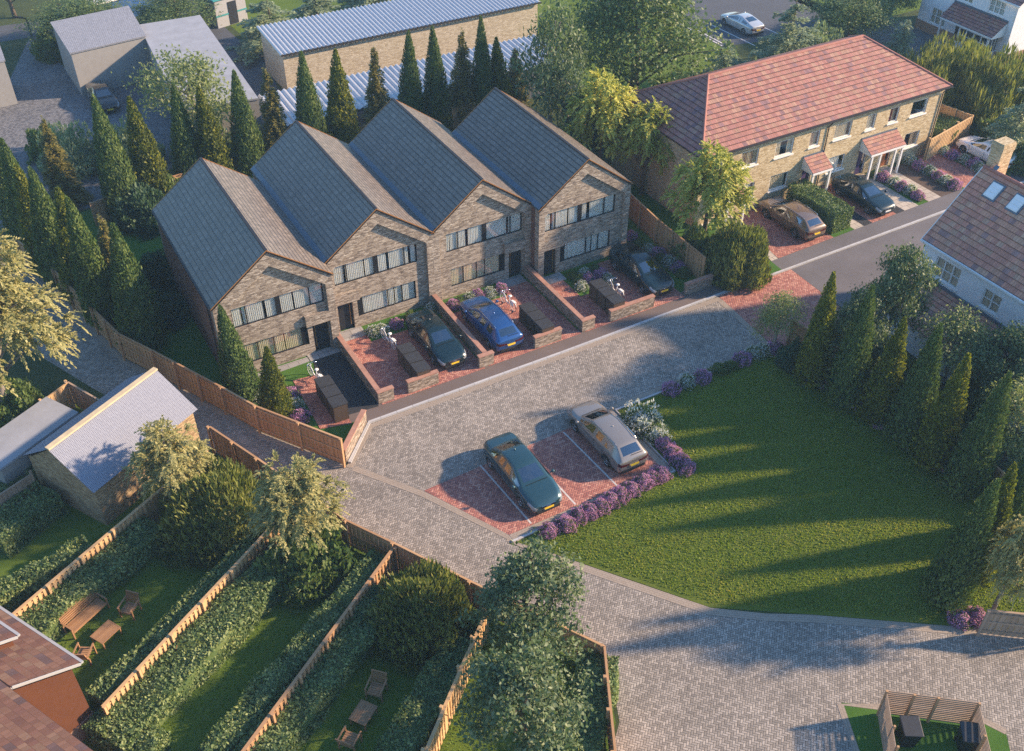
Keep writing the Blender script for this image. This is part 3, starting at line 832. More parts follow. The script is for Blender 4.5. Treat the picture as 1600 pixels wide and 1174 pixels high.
# --- the yellow brick terrace
def terrace():
    X0, X1, Y0, Y1, EZ, RZ = 39.45, 61.15, 44.85, 54.6, 5.25, 7.95
    t = thing('terraced_building', 'long yellow brick terrace with a hipped red tile roof behind parked cars', 'terrace', (X0, Y0, 0))
    W, Dp = X1 - X0, Y1 - Y0
    wins = []   # x0,z0,x1,z1,cols,rows,curtain
    up = [(40.35, 41.55), (42.75, 44.2), (45.65, 47.2), (48.65, 49.5), (50.85, 52.4), (53.8, 54.65), (55.95, 56.85), (58.1, 59.65)]
    lo = [(43.0, 44.3), (45.65, 47.25), (50.85, 52.4), (58.2, 59.65)]
    sets = [('drape', [(.0, .32), (.55, .98)]), ('drape', [(.05, .95)]), ('glow', [(.0, .35), (.7, 1.)]), ('drape', [(.1, .9)]), ('glow', [(.12, .8)]), ('glow', [(0, .8)]), ('drape', [(0, .9)]), ('blinds', [(0, .12), (.9, 1)])]
    for (a, b), c in zip(up, sets): wins.append((a - X0, 3.55, b - X0, 4.68, 1, 1, c))
    for (a, b), c in zip(lo, [('blinds', [(.2, .8)]), ('glow', [(.1, .85)]), ('blinds', [(0, .75)]), ('drape', [(.5, .95)])]): wins.append((a - X0, 1.05, b - X0, 2.2, 1, 1, c))
    doors = [(41.3, 42.2, 'purple'), (48.55, 49.4, 'purple'), (53.75, 54.6, 'purple'), (56.3, 57.1, 'timberdoor')]
    holes = [rect(a, b, c, d) for a, b, c, d, *_ in wins] + [rect(a - X0, .05, b - X0, 2.12) for a, b, _ in doors]
    b = MB().wall([(0, 0), (W, 0), (W, EZ), (0, EZ)], holes, 0, .26)
    b.prism([(0, .26), (.26, .26), (.26, Dp), (0, Dp)], 0, EZ)
    b.prism([(W - .26, .26), (W, .26), (W, Dp), (W - .26, Dp)], 0, EZ)
    b.prism([(.26, Dp - .26), (W - .26, Dp - .26), (W - .26, Dp), (.26, Dp)], 0, EZ)
    b.build('wall', M['yellowbrick'], t, fix=True)
    MB().box(.27, 1.7, .02, W - .27, 1.74, EZ - .1).box(.27, .27, 2.55, W - .27, 1.7, 2.65).build('interior', M['room'], t)
    for a, z0, c, z1, co, ro, cur in wins: casement(t, a, z0, c, z1, .05, co, ro, curtain=cur, w=.065)
    for a, c, m in doors:
        d = MB().box(a - X0 + .05, .10, .06, c - X0 - .05, .15, 2.07)
        do = d.build('door', M[m], t)
        MB().box(c - X0 - .34, .088, .5, c - X0 - .16, .099, 1.85).build('door_glass', M['carglass'], do)
        MB().box(a - X0, .07, .05, a - X0 + .05, .16, 2.12).box(c - X0 - .05, .07, .05, c - X0, .16, 2.12).box(a - X0 + .05, .07, 2.07, c - X0 - .05, .16, 2.12).build('door_frame', M['white'], t)
    # roof
    o = .28
    ym = 49.72 - Y0
    ra, rb = 43.3 - X0, 57.1 - X0
    ez = EZ + .02
    c1, c2, c3, c4 = (-o, -o, ez), (W + o, -o, ez), (W + o, Dp + o, ez), (-o, Dp + o, ez)
    r1, r2 = (ra, ym, RZ), (rb, ym, RZ)
    for A, B, C, D in ((c1, c2, r2, r1), (c3, c4, r1, r2), (c4, c1, r1, r1), (c2, c3, r2, r2)):
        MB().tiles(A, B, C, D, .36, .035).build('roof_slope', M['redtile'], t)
    rr = MB().tube([r1, r2], .10, 8)
    for a, b_ in ((c1, r1), (c4, r1), (c2, r2), (c3, r2)): rr.tube([Vector(a) + Vector((0, 0, .03)), Vector(b_) + Vector((0, 0, .02))], .085, 8)
    rr.build('ridge_cap', M['redridge'], t)
    MB().prism([(-.2, -.2), (W + .2, -.2), (W + .2, 0.0), (-.2, 0.0)], EZ - .12, EZ - .02).prism([(-.2, 0), (0, 0), (0, Dp), (-.2, Dp)], EZ - .12, EZ - .02).build('soffit', M['gutter'], t)
    g = MB().bar((-o, -o - .05, EZ - .02), (W + o, -o - .05, EZ - .02), .11, .09)
    g.build('gutter', M['gutter'], t)
    for px in (50.15, 60.95):
        MB().tube([(px - X0 + .1, -o - .03, EZ - .08), (px - X0, -.06, EZ - .45), (px - X0, -.06, .05)], .04, 8).build('downpipe', M['gutter'], t)
    MB().prism([(-.03, -.05), (3.5, -.05), (3.5, -.004), (-.03, -.004)], 0, .12).build('plinth', M['white'], t)
    # porches: tiled lean-to on white posts
    for a, c, posts in ((41.1, 42.75, (41.2, 42.6)), (48.35, 50.15, (50.25,)), (53.7, 57.05, (53.95, 54.75, 56.2, 56.85))):
        a, c = a - X0, c - X0
        yo = -1.15
        pr = MB().tiles((a, yo, 2.2), (c, yo, 2.2), (c, -.02, 2.92), (a, -.02, 2.92), .27, .025)
        po = pr.build('porch_roof', M['redtile'], t)
        fb = MB().box(a, yo - .04, 2.06, c, yo, 2.2)
        fb.add([(a + .01, yo, 2.07), (a + .01, -.02, 2.07), (a + .01, -.02, 2.86), (a + .01, yo, 2.17)], [(0, 1, 2, 3)])
        fb.prism([(a, yo), (a + .06, yo), (a + .06, -.02), (a, -.02)], 2.06, [2.17, 2.17, 2.88, 2.88])
        fb.prism([(c - .06, yo), (c, yo), (c, -.02), (c - .06, -.02)], 2.06, [2.17, 2.17, 2.88, 2.88])
        fb.build('fascia', M['white'], po)
        MB().bar((a - .02, -.03, 2.96), (c + .02, -.03, 2.96), .06, .12).build('flashing', M['lead'], po)
        for p in ([a + .12 + X0, c - .12 + X0] if len(posts) < 3 else posts):
            MB().box(p - X0 - .065, yo + .02, .01, p - X0 + .065, yo + .15, 2.06).build('porch_post', M['white'], t)
    return t


terrace()


# --- white house on the right, only its left end in the frame
def right_house():
    XE, XR, YG, YB, EZ, RZ = 44.78, 48.25, 31.45, 14.0, 4.8, 8.5
    t = thing('rendered_house', 'white rendered house with a red tile roof, rooflights and yellow brick chimney', 'house', (XE, YG, 0))
    xw = .22
    L = YG - YB
    Mw = Matrix(((0, 1, 0, xw), (-1, 0, 0, 0), (0, 0, 1, 0), (0, 0, 0, 1)))   # local x runs along -Y, wall depth along +X
    wn = [(1.0, 3.0, 2.75, 4.3, 3), (4.35, 3.0, 5.55, 4.15, 2), (8.4, 3.0, 10.0, 4.3, 3)]
    b = MB().wall([(0, 0), (L, 0), (L, EZ), (0, EZ)], [rect(*w[:4]) for w in wn], 0, .25, 0, Mw)
    run = XR - XE
    b.wall([(xw + .25, 0), (2 * run - xw, 0), (2 * run - xw, EZ), (run, RZ - .12), (xw + .25, EZ)], [], -.25, 0)
    b.build('wall', M['cream'], t, fix=True)
    MB().box(1.7, -L, .1, 1.75, -.3, EZ).build('interior', M['room'], t)
    for a, z0, c, z1, n in wn: casement(t, a, z0, c, z1, .06, n, 2, M4=Mw, w=.075, curtain=('glow', [(0, 1)]))
    ez = EZ + .05
    for s in (0, 1):
        A, B = (0 if s == 0 else 2 * run, .12, ez), (0 if s == 0 else 2 * run, -L, ez)
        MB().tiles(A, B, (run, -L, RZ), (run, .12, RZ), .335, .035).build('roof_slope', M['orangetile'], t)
    MB().tube([(run, .12, RZ + .01), (run, -L, RZ + .01)], .11, 8).build('ridge_cap', M['redridge'], t)
    gm = MB().bar((-.07, .14, EZ), (-.07, -L, EZ), .13, .10).box(-.02, -L, EZ - .16, .03, .1, EZ - .02)
    gm.bar((0, .13, ez - .05), (run, .13, RZ - .04), .04, .14)
    gm.build('gutter', M['white'], t)
    k = (RZ - ez) / run
    nrm = Vector((-k, 0, 1)).normalized()
    for y in (30.4 - YG, 28.85 - YG, 26.6 - YG):
        x0, x1 = 47.32 - XE, 47.88 - XE
        p0 = Vector((x0, y, ez + k * x0)) + nrm * .05
        p1 = Vector((x1, y, ez + k * x1)) + nrm * .05
        sl = (p1 - p0).normalized()
        Lw = (p1 - p0).length
        Mx = Matrix((sl, Vector((0, -1, 0)), nrm)).transposed().to_4x4()
        Mx.translation = p0
        rl = MB().box(-.12, -.10, -.05, Lw + .12, .74, .0, 0, Mx).build('rooflight', M['lead'], t)
        fm = MB()
        fm.box(-.03, -.03, 0, Lw + .03, .64, .055, 0, Mx)
        fm.build('rooflight_frame', M['white'], rl)
        gp = MB()
        for q in range(3): gp.box(.04 + q * Lw / 3, .04, .056, (q + 1) * Lw / 3 - .01, .57, .066, 0, Mx)
        gp.build('rooflight_pane', M['skylight'], rl)
    cx0, cx1, cy0, cy1 = 49.0 - XE, 50.05 - XE, 31.02 - YG, 31.75 - YG
    cx0, cx1, cy0, cy1 = cx0 - .35, cx1 - .45, cy0, cy1
    ch = MB().box(cx0, cy0, 6.9, cx1, cy1, 9.55)
    ch.box(cx0 - .04, cy0 - .04, 9.40, cx1 + .04, cy1 + .04, 9.82)
    ch.box(cx0 - .0, cy0 - .0, 9.82, cx1, cy1, 9.9)
    ch.build('chimney', M['yellowbrick'], t)
    MB().box(cx0 - .18, cy0 - .2, 7.55, cx0 - .003, cy1 + .08, 7.95).bar((cx0 - .2, cy0 - .14, ez + k * (cx0 - .2) + .08), (run, cy0 - .14, RZ + .06), .25, .04).build('chimney_flashing', M['lead'], t)
    # lower lean-to roof along the wall
    lt = thing('lean_to_extension', 'low lean-to with a red tile roof against the white rendered house, half hidden by trees', 'extension', (XE - 3.0, YG - .6, 0))
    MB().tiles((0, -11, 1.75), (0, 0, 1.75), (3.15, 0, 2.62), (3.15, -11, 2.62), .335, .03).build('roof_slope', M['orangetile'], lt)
    MB().prism([(.2, -11), (3.1, -11), (3.1, -.1), (.2, -.1)], 0, [1.74, 2.55, 2.55, 1.74]).build('wall', M['cream'], lt)
    MB().bar((3.14, -11, 2.70), (3.14, 0, 2.70), .10, .16).build('flashing', M['lead'], lt)


right_house()


# --- white house far right: front faces -X
def far_house():
    X, Y0, Y1, EZ = 79.0, 53.2, 63.0, 5.15
    t = thing('far_rendered_house', 'white rendered house at the top right corner with a tiled porch and bay window', 'house', (X, Y0, 0))
    L = Y1 - Y0
    Mf = Matrix(((0, 1, 0, 0), (-1, 0, 0, L), (0, 0, 1, 0), (0, 0, 0, 1)))   # local x from the north end to the south
    wn = [(1.35, .95, 3.05, 2.35, 3, 'glow'), (4.3, 3.75, 5.3, 4.85, 2, 'glow'), (6.95, 3.75, 8.6, 4.92, 3, 'blinds'), (1.5, 3.75, 2.6, 4.85, 2, 'blinds')]
    b = MB().wall([(0, 0), (L, 0), (L, EZ), (0, EZ)], [rect(*w[:4]) for w in wn] + [rect(4.3, .1, 5.15, 2.15)], 0, .25, 0, Mf)
    b.box(.25, 0, 0, 8, .25, EZ); b.box(.25, L - .25, 0, 8, L, EZ)
    b.build('wall', M['cream'], t, fix=True)
    MB().box(1.6, .3, .1, 1.65, L - .3, EZ).build('interior', M['room'], t)
    pl = MB().box(-.04, -.04, 0, -.004, L + .04, .85).box(-.004, -.04, 0, 8, -.004, .85)
    pl.build('plinth', M['plinth'], t)
    for a, z0, c, z1, n, cu in wn: casement(t, a, z0, c, z1, .05, n, 2, M4=Mf, w=.09, curtain=(cu, [(0, .9)]))
    MB().tiles((-.3, -.3, EZ), (-.3, L + .3, EZ), (4, L + .3, 8.3), (4, -.3, 8.3), .36, .035).build('roof_slope', M['redtile'], t)
    MB().tiles((8.3, -.3, EZ), (8.3, L + .3, EZ), (4, L + .3, 8.3), (4, -.3, 8.3), .36, .035).build('roof_slope', M['redtile'], t)
    MB().prism([(0.25, -.001), (8, -.001), (8, .22), (.25, .22)], EZ, [EZ, EZ, EZ + .02, EZ + .02]).build('gable', M['cream'], t)
    MB().bar((-.33, -.35, EZ - .03), (-.33, L + .3, EZ - .03), .14, .12).box(-.08, .12, 0, 0, .22, EZ).build('gutter', M['white'], t)
    # porch and bay
    ya, yb = .55, 6.25
    pr = MB().tiles((-1.5, ya, 2.42), (-1.5, yb, 2.42), (-.02, yb, 3.5), (-.02, ya, 3.5), .33, .03).build('porch_roof', M['redtile'], t)
    MB().box(-1.54, ya, 2.28, -1.5, yb, 2.42).add([(-1.5, ya + .01, 2.3), (-.02, ya + .01, 2.3), (-.02, ya + .01, 3.45), (-1.5, ya + .01, 2.42)], [(0, 1, 2, 3)]).build('fascia', M['white'], pr)
    MB().bar((-.05, ya, 3.56), (-.05, yb, 3.56), .16, .14).build('flashing', M['lead'], pr)
    MB().box(-1.4, yb - .2, 0, -1.27, yb - .07, 2.3).build('porch_post', M['white'], t)
    bay = MB().box(-1.25, 1.0, 0, -.005, 4.2, .8).box(-1.3, .96, .8, -.005, 4.24, .88).box(-1.25, 1.0, 2.1, -.005, 4.2, 2.3)
    bay.box(-1.25, 1.0, .88, -1.1, 1.15, 2.1).box(-1.25, 4.05, .88, -1.1, 4.2, 2.1)
    bo = bay.build('bay_window', M['white'], t)
    fr = MB()
    for k in range(1, 4): fr.box(-1.22, 1.0 + 3.2 * k / 4 - .05, .88, -1.14, 1.0 + 3.2 * k / 4 + .05, 2.1)
    fr.box(-1.21, 1.15, 1.5, -1.15, 4.05, 1.55)
    for k in (.4, .8): fr.box(-1.1 + k, 1.02, .88, -1.03 + k, 1.09, 2.1)
    fr.build('glazing_bar', M['white'], bo)
    MB().box(-1.17, 1.16, .89, -1.165, 4.04, 2.09).box(-1.1, 1.05, .89, -.02, 1.055, 2.09).build('pane', M['carglass'], bo)
    dr = MB().box(.06, L - 5.1, .1, .12, L - 4.35, 2.1).build('door', M['charcoal'], t)
    MB().box(-1.3, 4.3, 0, -.01, 6.1, .12).build('doorstep', M['slab'], t)


far_house()


# --- plain blocks: (name, label, roof corners from front left, wall height, ...)
def block(name, label, cat, poly, h, wall, roof, over=.15, lift=None, thick=.12, fascia=None):
    cx, cy = sum(p[0] for p in poly) / len(poly), sum(p[1] for p in poly) / len(poly)
    t = thing(name, label, cat, (cx, cy, 0))
    P = [(p[0] - cx, p[1] - cy) for p in poly]
    hs = [h + (lift[i] if lift else 0) for i in range(len(P))]
    MB().prism(P, 0, hs).build('wall', M[wall], t, fix=True)
    Q = [(x * (1 + over / abs(Vector((x, y)).length)), y * (1 + over / Vector((x, y)).length)) for x, y in P]
    MB().prism(Q, [q + .004 for q in hs], [q + thick for q in hs]).build('roof', M[roof], t, fix=True)
    if fascia:
        fm = MB()
        for i in range(len(Q)):
            a, b = Q[i], Q[(i + 1) % len(Q)]
            fm.bar((a[0], a[1], hs[i] + thick * .4), (b[0], b[1], hs[(i + 1) % len(Q)] + thick * .4), .05, thick * 1.1)
        fm.build('roof_edge', M[fascia], t)
    return t


block('grey_rendered_block', 'tall grey rendered block with a pale pitched roof behind the parked black car', 'building', [(8.75, 85.5), (14.75, 86.2), (15.0, 92.5), (8.6, 91.9)], 3.55, 'greyrender', 'greytile', .12, [0, 0, .35, .35], .12)
block('grey_rendered_block', 'grey rendered building cut off by the left edge of the photo above the cypresses', 'building', [(-3, 86.2), (3.95, 86.7), (4.1, 90.5), (-3, 90)], 3.5, 'greyrender', 'greytile', .1, None, .12)
block('flat_roofed_building', 'large low building with a grey felt roof, a pale feathery tree standing in front', 'building', [(13.56, 71.58), (19.02, 70.82), (20.11, 88.99), (15.02, 89.35)], 3.3, 'greyrender', 'felt', .05, None, .14)


def corrugated(name, label, poly, h0, h1, wall, pitch=.42, rib=.07):
    (ax, ay), (bx, by), (cx, cy), (dx, dy) = poly
    t = thing(name, label, 'building', (ax, ay, 0))
    Lx, Ly = bx - ax, dy - ay
    if wall: MB().prism([(0, 0), (Lx, 0), (Lx, Ly), (0, Ly)], 0, [h0, h0, h1, h1]).build('wall', M[wall], t, fix=True)
    else:
        for x in np.linspace(.2, Lx - .2, 8):
            MB().box(x - .06, .2, 0, x + .06, .32, h0 + .02).build('support_post', M['greyrender'], t)
    n = int(Lx / pitch)
    vs, fs = [], []
    o = .22
    for i in range(n * 4 + 1):
        x = -o + (Lx + 2 * o) * i / (n * 4)
        z = (0, rib, rib, 0)[i % 4]
        vs += [(x, -o, h0 + .02 + z), (x, Ly + o, h1 + .02 + z)]
    fs = [(2 * i, 2 * i + 2, 2 * i + 3, 2 * i + 1) for i in range(n * 4)]
    MB().add(vs, fs).build('corrugated_roof', M['metal_roof'], t)
    MB().bar((-o, -o - .03, h0), (Lx + o, -o - .03, h0), .08, .12).build('gutter', M['gutter'], t)


M['metal_roof'] = plain('pale_metal_roof', (.50, .50, .52), 0.45, 0.3, 0.4, vary=0.06)
corrugated('brick_warehouse', 'long pale brick warehouse with a corrugated roof behind the row of cypresses', [(23.4, 77.7), (47, 77.7), (47, 83), (23.4, 83)], 3.35, 3.75, 'warebrick', .36, .10)
corrugated('corrugated_canopy', 'low corrugated lean-to canopy in front of the brick warehouse', [(19.9, 68.2), (44, 68.2), (44, 73.0), (19.9, 73.0)], 2.1, 2.45, None, .46, .13)


# --- garage with its flat shed, beside the lane
def garage():
    A, B, Cc = Vector((-.30, 37.35)), Vector((5.1, 40.45)), Vector((-2.45, 41.25))
    d = (B - A).normalized()
    n = Vector((-d.y, d.x))
    L, Wd = (B - A).length, 4.35
    t = thing('brick_garage', 'brick garage with a pale grey pitched tile roof beside the block paved lane', 'garage', (A.x, A.y, 0), math.atan2(d.y, d.x))
    EZ, RZ = 2.45, 4.0
    b = MB().prism([(0, .0), (L, 0), (L, .22), (0, .22)], 0, EZ).prism([(0, Wd - .22), (L, Wd - .22), (L, Wd), (0, Wd)], 0, EZ)
    MB().prism([(0.22, -.003), (L - .22, -.003), (L - .22, .0), (.22, .0)], 0, EZ - .01)
    Mg = Matrix(((0, 1, 0, 0), (1, 0, 0, 0), (0, 0, 1, 0), (0, 0, 0, 1)))
    b.wall([(.22, 0), (Wd - .22, 0), (Wd - .22, EZ), (Wd / 2, RZ - .1), (.22, EZ)], [], .003, .22, 0, Mg)
    b.wall([(.22, 0), (Wd - .22, 0), (Wd - .22, EZ), (Wd / 2, RZ - .1), (.22, EZ)], [], L - .22, L - .003, 0, Mg)
    b.build('wall', M['brownbrick'], t, fix=True)
    o = .18
    for s in (0, 1):
        y0 = -o if s == 0 else Wd + o
        e = EZ - .02
        MB().tiles((-o, y0, e), (L + o, y0, e), (L + o, Wd / 2, RZ), (-o, Wd / 2, RZ), .19, .012).build('roof_slope', M['garagetile'], t)
    MB().bar((-o - .01, Wd / 2, RZ + .04), (L + o + .01, Wd / 2, RZ + .04), .26, .09).build('ridge_cap', M['ridge'], t)
    s = thing('flat_roofed_shed', 'low shed with a flat pale roof attached to the left side of the brick garage', 'shed', (-2.54, 40.6, 0), math.atan2(d.y, d.x))
    MB().box(-.8, 1.1, 0, 3.6, 3.2, 2.1).build('wall', M['greyrender'], s)
    MB().box(-.9, 1.0, 2.104, 3.75, 3.3, 2.22).build('roof', M['felt'], s)


garage()


# --- the tiled roofs at the bottom left
def corner_house():
    A, B = Vector((-2.67, 26.93)), Vector((-4.81, 30.88))
    d = (B - A).normalized()          # along the eave
    u = Vector((-d.y, d.x))            # up the slope
    t = thing('orange_house', 'orange rendered house with a red tile roof and white gutters at the lower left edge', 'house', (A.x, A.y, 0), math.atan2(d.y, d.x))
    EZ, RZ, run, L = 4.0, 5.6, 2.4, 9.0
    # local x along the eave away from the camera, y up the slope
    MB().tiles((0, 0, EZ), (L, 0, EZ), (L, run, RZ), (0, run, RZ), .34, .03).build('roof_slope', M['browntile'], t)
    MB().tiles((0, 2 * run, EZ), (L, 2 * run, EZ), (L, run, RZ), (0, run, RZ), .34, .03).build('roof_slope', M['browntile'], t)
    w = MB().prism([(.25, .25), (L, .25), (L, 2 * run - .2), (.25, 2 * run - .2)], 0, EZ - .08)
    w.wall([(.25, EZ - .08), (2 * run - .25, EZ - .08), (run, RZ - .2)], [], .25, .4, 0, Matrix(((0, 1, 0, 0), (1, 0, 0, 0), (0, 0, 1, 0), (0, 0, 0, 1))))
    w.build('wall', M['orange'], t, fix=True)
    MB().box(.2, .2, 0, L, .246, .9).box(.2, .2, 0, .246, 2 * run, .9).build('plinth', M['plinth'], t)
    g = MB().bar((-.05, -.07, EZ - .01), (L, -.07, EZ - .01), .10, .09)
    g.bar((-.03, 0, EZ - .05), (-.03, run, RZ - .06), .04, .11).bar((-.03, 2 * run, EZ - .05), (-.03, run, RZ - .06), .04, .11)
    g.build('gutter', M['greytrim'], t)
    # lower roof in front
    ea, eb = Vector((-5.23, 26.35)), Vector((-2.79, 21.61))
    dd = (eb - ea).normalized()
    q = thing('tiled_roof_house', 'dark red tiled roof filling the bottom left corner of the photo', 'building', (eb.x, eb.y, 0), math.atan2(-dd.y, -dd.x))
    le = (eb - ea).length
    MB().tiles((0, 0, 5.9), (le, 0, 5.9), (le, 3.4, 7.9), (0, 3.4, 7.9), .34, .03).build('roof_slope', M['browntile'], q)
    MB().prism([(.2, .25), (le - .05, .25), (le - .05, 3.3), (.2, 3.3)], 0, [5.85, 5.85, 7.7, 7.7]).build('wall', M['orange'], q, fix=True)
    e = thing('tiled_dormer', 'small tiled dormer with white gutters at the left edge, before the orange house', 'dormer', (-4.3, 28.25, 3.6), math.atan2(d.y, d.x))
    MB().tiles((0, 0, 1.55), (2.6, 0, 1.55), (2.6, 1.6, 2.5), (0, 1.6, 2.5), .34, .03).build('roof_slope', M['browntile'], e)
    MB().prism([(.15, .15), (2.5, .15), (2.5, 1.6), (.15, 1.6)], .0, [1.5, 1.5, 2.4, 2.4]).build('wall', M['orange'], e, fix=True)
    MB().bar((-.05, -.06, 1.55), (2.6, -.06, 1.55), .10, .09).bar((-.03, 0, 1.5), (-.03, 1.6, 2.43), .04, .11).build('gutter', M['greytrim'], e)


corner_house()


def kiosk():
    t = thing('kiosk', 'small white hut with a teal band at the top edge, beside the dark lane', 'hut', (*(24.29, 94.65), 0), R(15))
    MB().box(-1.6, 0, 0, 1.6, 3.0, 2.5).build('wall', M['greytrim'], t)
    MB().box(-1.63, -.03, 1.0, 1.63, 3.03, 1.14).build('band', M['tealtrim'], t)
    MB().box(-.3, -.04, .05, .6, -.004, 2.1).build('door', M['charcoal'], t)
    MB().box(-1.75, -.15, 2.504, 1.75, 3.15, 2.62).build('roof', M['tealtrim'], t)
    b = thing('blue_shed', 'low blue shed with a white roof at the top edge between two trees', 'shed', (*(16.42, 100.91), 0), R(12))
    MB().box(-3, 0, 0, 3, 3, 1.9).build('wall', M['bluewall'], b)
    MB().box(-3.15, -.15, 1.904, 3.15, 3.15, 2.02).build('roof', M['white'], b)
    p = thing('bent_post', 'dark bent post at the tip of the paved yard in the top left', 'post', (*(7.46, 100.59), 0))
    MB().tube([(0, 0, 0), (0, 0, 1.5), (-.1, 0, 1.75), (-.9, .1, 1.95)], .09, 8).build('post', M['black'], p)


M['tealtrim'] = plain('teal_paint', (.05, .25, .26), 0.5)
M['bluewall'] = plain('blue_cladding', (.03, .10, .30), 0.6)
kiosk()

# -------------------------------------------------------------------- fences
def fence(label, pts, h, mat, side=1, bay=1.83, name='timber_fence', top='cap', post_h=.06, group=None):
    """close boarded panels between posts; side: +1 puts posts and rails on the left of the run"""
    pts = [Vector((p[0], p[1], 0)) for p in pts]
    t = thing(name, label, 'fence', pts[0], 0, group)
    o = pts[0]
    rg = random.Random(len(label))
    posts = []
    for a, b in zip(pts[:-1], pts[1:]):
        L = (b - a).length
        n = max(1, round(L / bay))
        d = (b - a).normalized()
        s = Vector((-d.y, d.x, 0)) * side
        for k in range(n):
            p, q = a.lerp(b, k / n) - o, a.lerp(b, (k + 1) / n) - o
            mb = MB()
            l = (q - p).length
            m = max(3, round(l / .125))
            M4 = Matrix((d, s, UP)).transposed().to_4x4()
            M4.translation = p
            for i in range(m):
                x0, x1 = l * i / m + .003, l * (i + 1) / m - .003
                off = (.034 if i % 2 else -.034) if top == 'none' else (.012 if i % 2 else -.010)
                th = .030 if top == 'none' else .011
                mb.box(x0, off - th, .06, x1, off + th, h - .03 + rg.uniform(-.006, .006), 0, M4)
            for z in (.32, h * .55, h - .18):
                mb.box(.0, *((-.04, z - .04, l, .04) if top == 'none' else (.024, z - .04, l, .062)), z + .04, 0, M4)
            if top == 'cap': mb.box(0, -.045, h - .028, l, .05, h + .004, 0, M4)
            if top == 'none': mb.box(0, -.068, h - .022, l, .068, h + .006, 0, M4)
            mb.build('panel', M[mat], t)
            posts.append((p, d, s))
    posts.append((pts[-1] - o, d, s))
    for p, d, s in posts:
        M4 = Matrix((d, s, UP)).transposed().to_4x4()
        M4.translation = p
        mb = MB().box(-.05, .066, -.05, .05, .166, h + post_h, 0, M4)
        mb.box(-.062, .054, h + post_h + .002, .062, .178, h + post_h + .03, 0, M4)
        mb.build('post', M[mat], t)
    return t


fence('long timber fence between the paved lane and the gardens of the brick houses', LANE_N[2:][::-1][:-1] + [(0.35, 62.0)], 1.82, 'fence', 1)
fence('timber fence behind the house row, glimpsed between the slim cypresses', [(5.22, 64.64), (8.05, 65.25), (10.84, 65.57), (20, 66.6), (34, 65.5)], 1.7, 'fence', -1)
fence('timber fence along the lane from the brick garage to the golden leaved trees', [(5.6, 39.6), (6.9, 36.3), (9.02, 30.63)], 1.8, 'fence', -1)
fence('timber fence along the lane behind the hedged gardens, bending round the corner garden', [(9.04, 30.58), (10.32, 28.35), (12.24, 24.84), (15.33, 19.34), (13.96, 16.85), (12.3, 13.8), (9.2, 8.2)], 1.8, 'fence', -1)
fence('garden fence running from the garage wall down to the orange house', [(4.9, 38.2), (1.37, 36.18), (-4.83, 32.64), (-6.4, 31.7)], 1.62, 'palefence', 1, top='none')
fence('garden fence beside the long table set, with hedges on both sides', [(6.9, 32.6), (5.18, 31.48), (-2.55, 26.54)], 1.62, 'palefence', 1, top='none')
fence('garden fence left of the two chairs, meeting the lane fence at the top', [(10.22, 28.22), (1.37, 22.09), (-1.8, 19.9)], 1.62, 'fence', 1, top='none')
fence('garden fence right of the two chairs, sunlit on its right face', [(13.9, 21.85), (12.2, 23.3), (9.98, 21.36), (7.24, 18.87), (3.0, 15.0)][1:], 1.62, 'palefence', -1, top='none')
fence('red brown garden fence at the left edge beside the brick garage corner', [(-4.98, 39.57), (-2.58, 40.64)], 1.7, 'oldfence', 1)
fence('pale fence along the far side of the flat shed, under the straw coloured tree', [(-4.07, 43.98), (0.21, 46.63)], 1.7, 'palefence', 1)
fence('red brown fence between the flat shed and the paved lane', [(0.25, 46.67), (1.44, 44.20)], 1.7, 'oldfence', -1)
fence('tall fence on the right of the last brick house, ending at a low brick wall', [(36.08, 39.5), (36.2, 44.5), (36.6, 48.8), (36.75, 54.5)], 1.85, 'fence', 1)
fence('fence behind the row of cypresses on the right of the lawn', [(36.54, 32.21), (36.96, 29.12), (37.05, 24.98), (37.28, 21.09), (36.99, 18.13), (38.6, 13)], 1.75, 'fence', -1)
fence('short weathered fence at the right edge beside the two purple bushes', [(30.12, 13.15), (32.45, 11.35)], 1.6, 'oldfence', -1, bay=2.4)
fence('pale fence enclosing a hedge at the right end of the yellow brick terrace', [(59.98, 43.97), (65.70, 45.15), (65.18, 47.85)], 1.75, 'palefence', 1)
fence('orange timber fence behind the red roofed terrace, seen over its ridge', [(39.4, 58.2), (50, 59.6), (60.5, 60.2), (62.5, 56.5)], 1.8, 'fence', 1)


# ------------------------------------------------------------- garden walls
def gwall(label, a, b, h=.82, th=.22, z0=0.05):
    a, b = Vector((*a, 0)), Vector((*b, 0))
    d = (b - a).normalized()
    t = thing('garden_wall', label, 'wall', a, math.atan2(d.y, d.x))
    L = (b - a).length
    MB().box(0, -th / 2, z0 - .1, L, th / 2, h).build('brickwork', M['wallbrick'], t)
    MB().box(-.03, -th / 2 - .03, h + .002, L + .03, th / 2 + .03, h + .065).build('coping', M['coping'], t, bevel=.008)
    return t


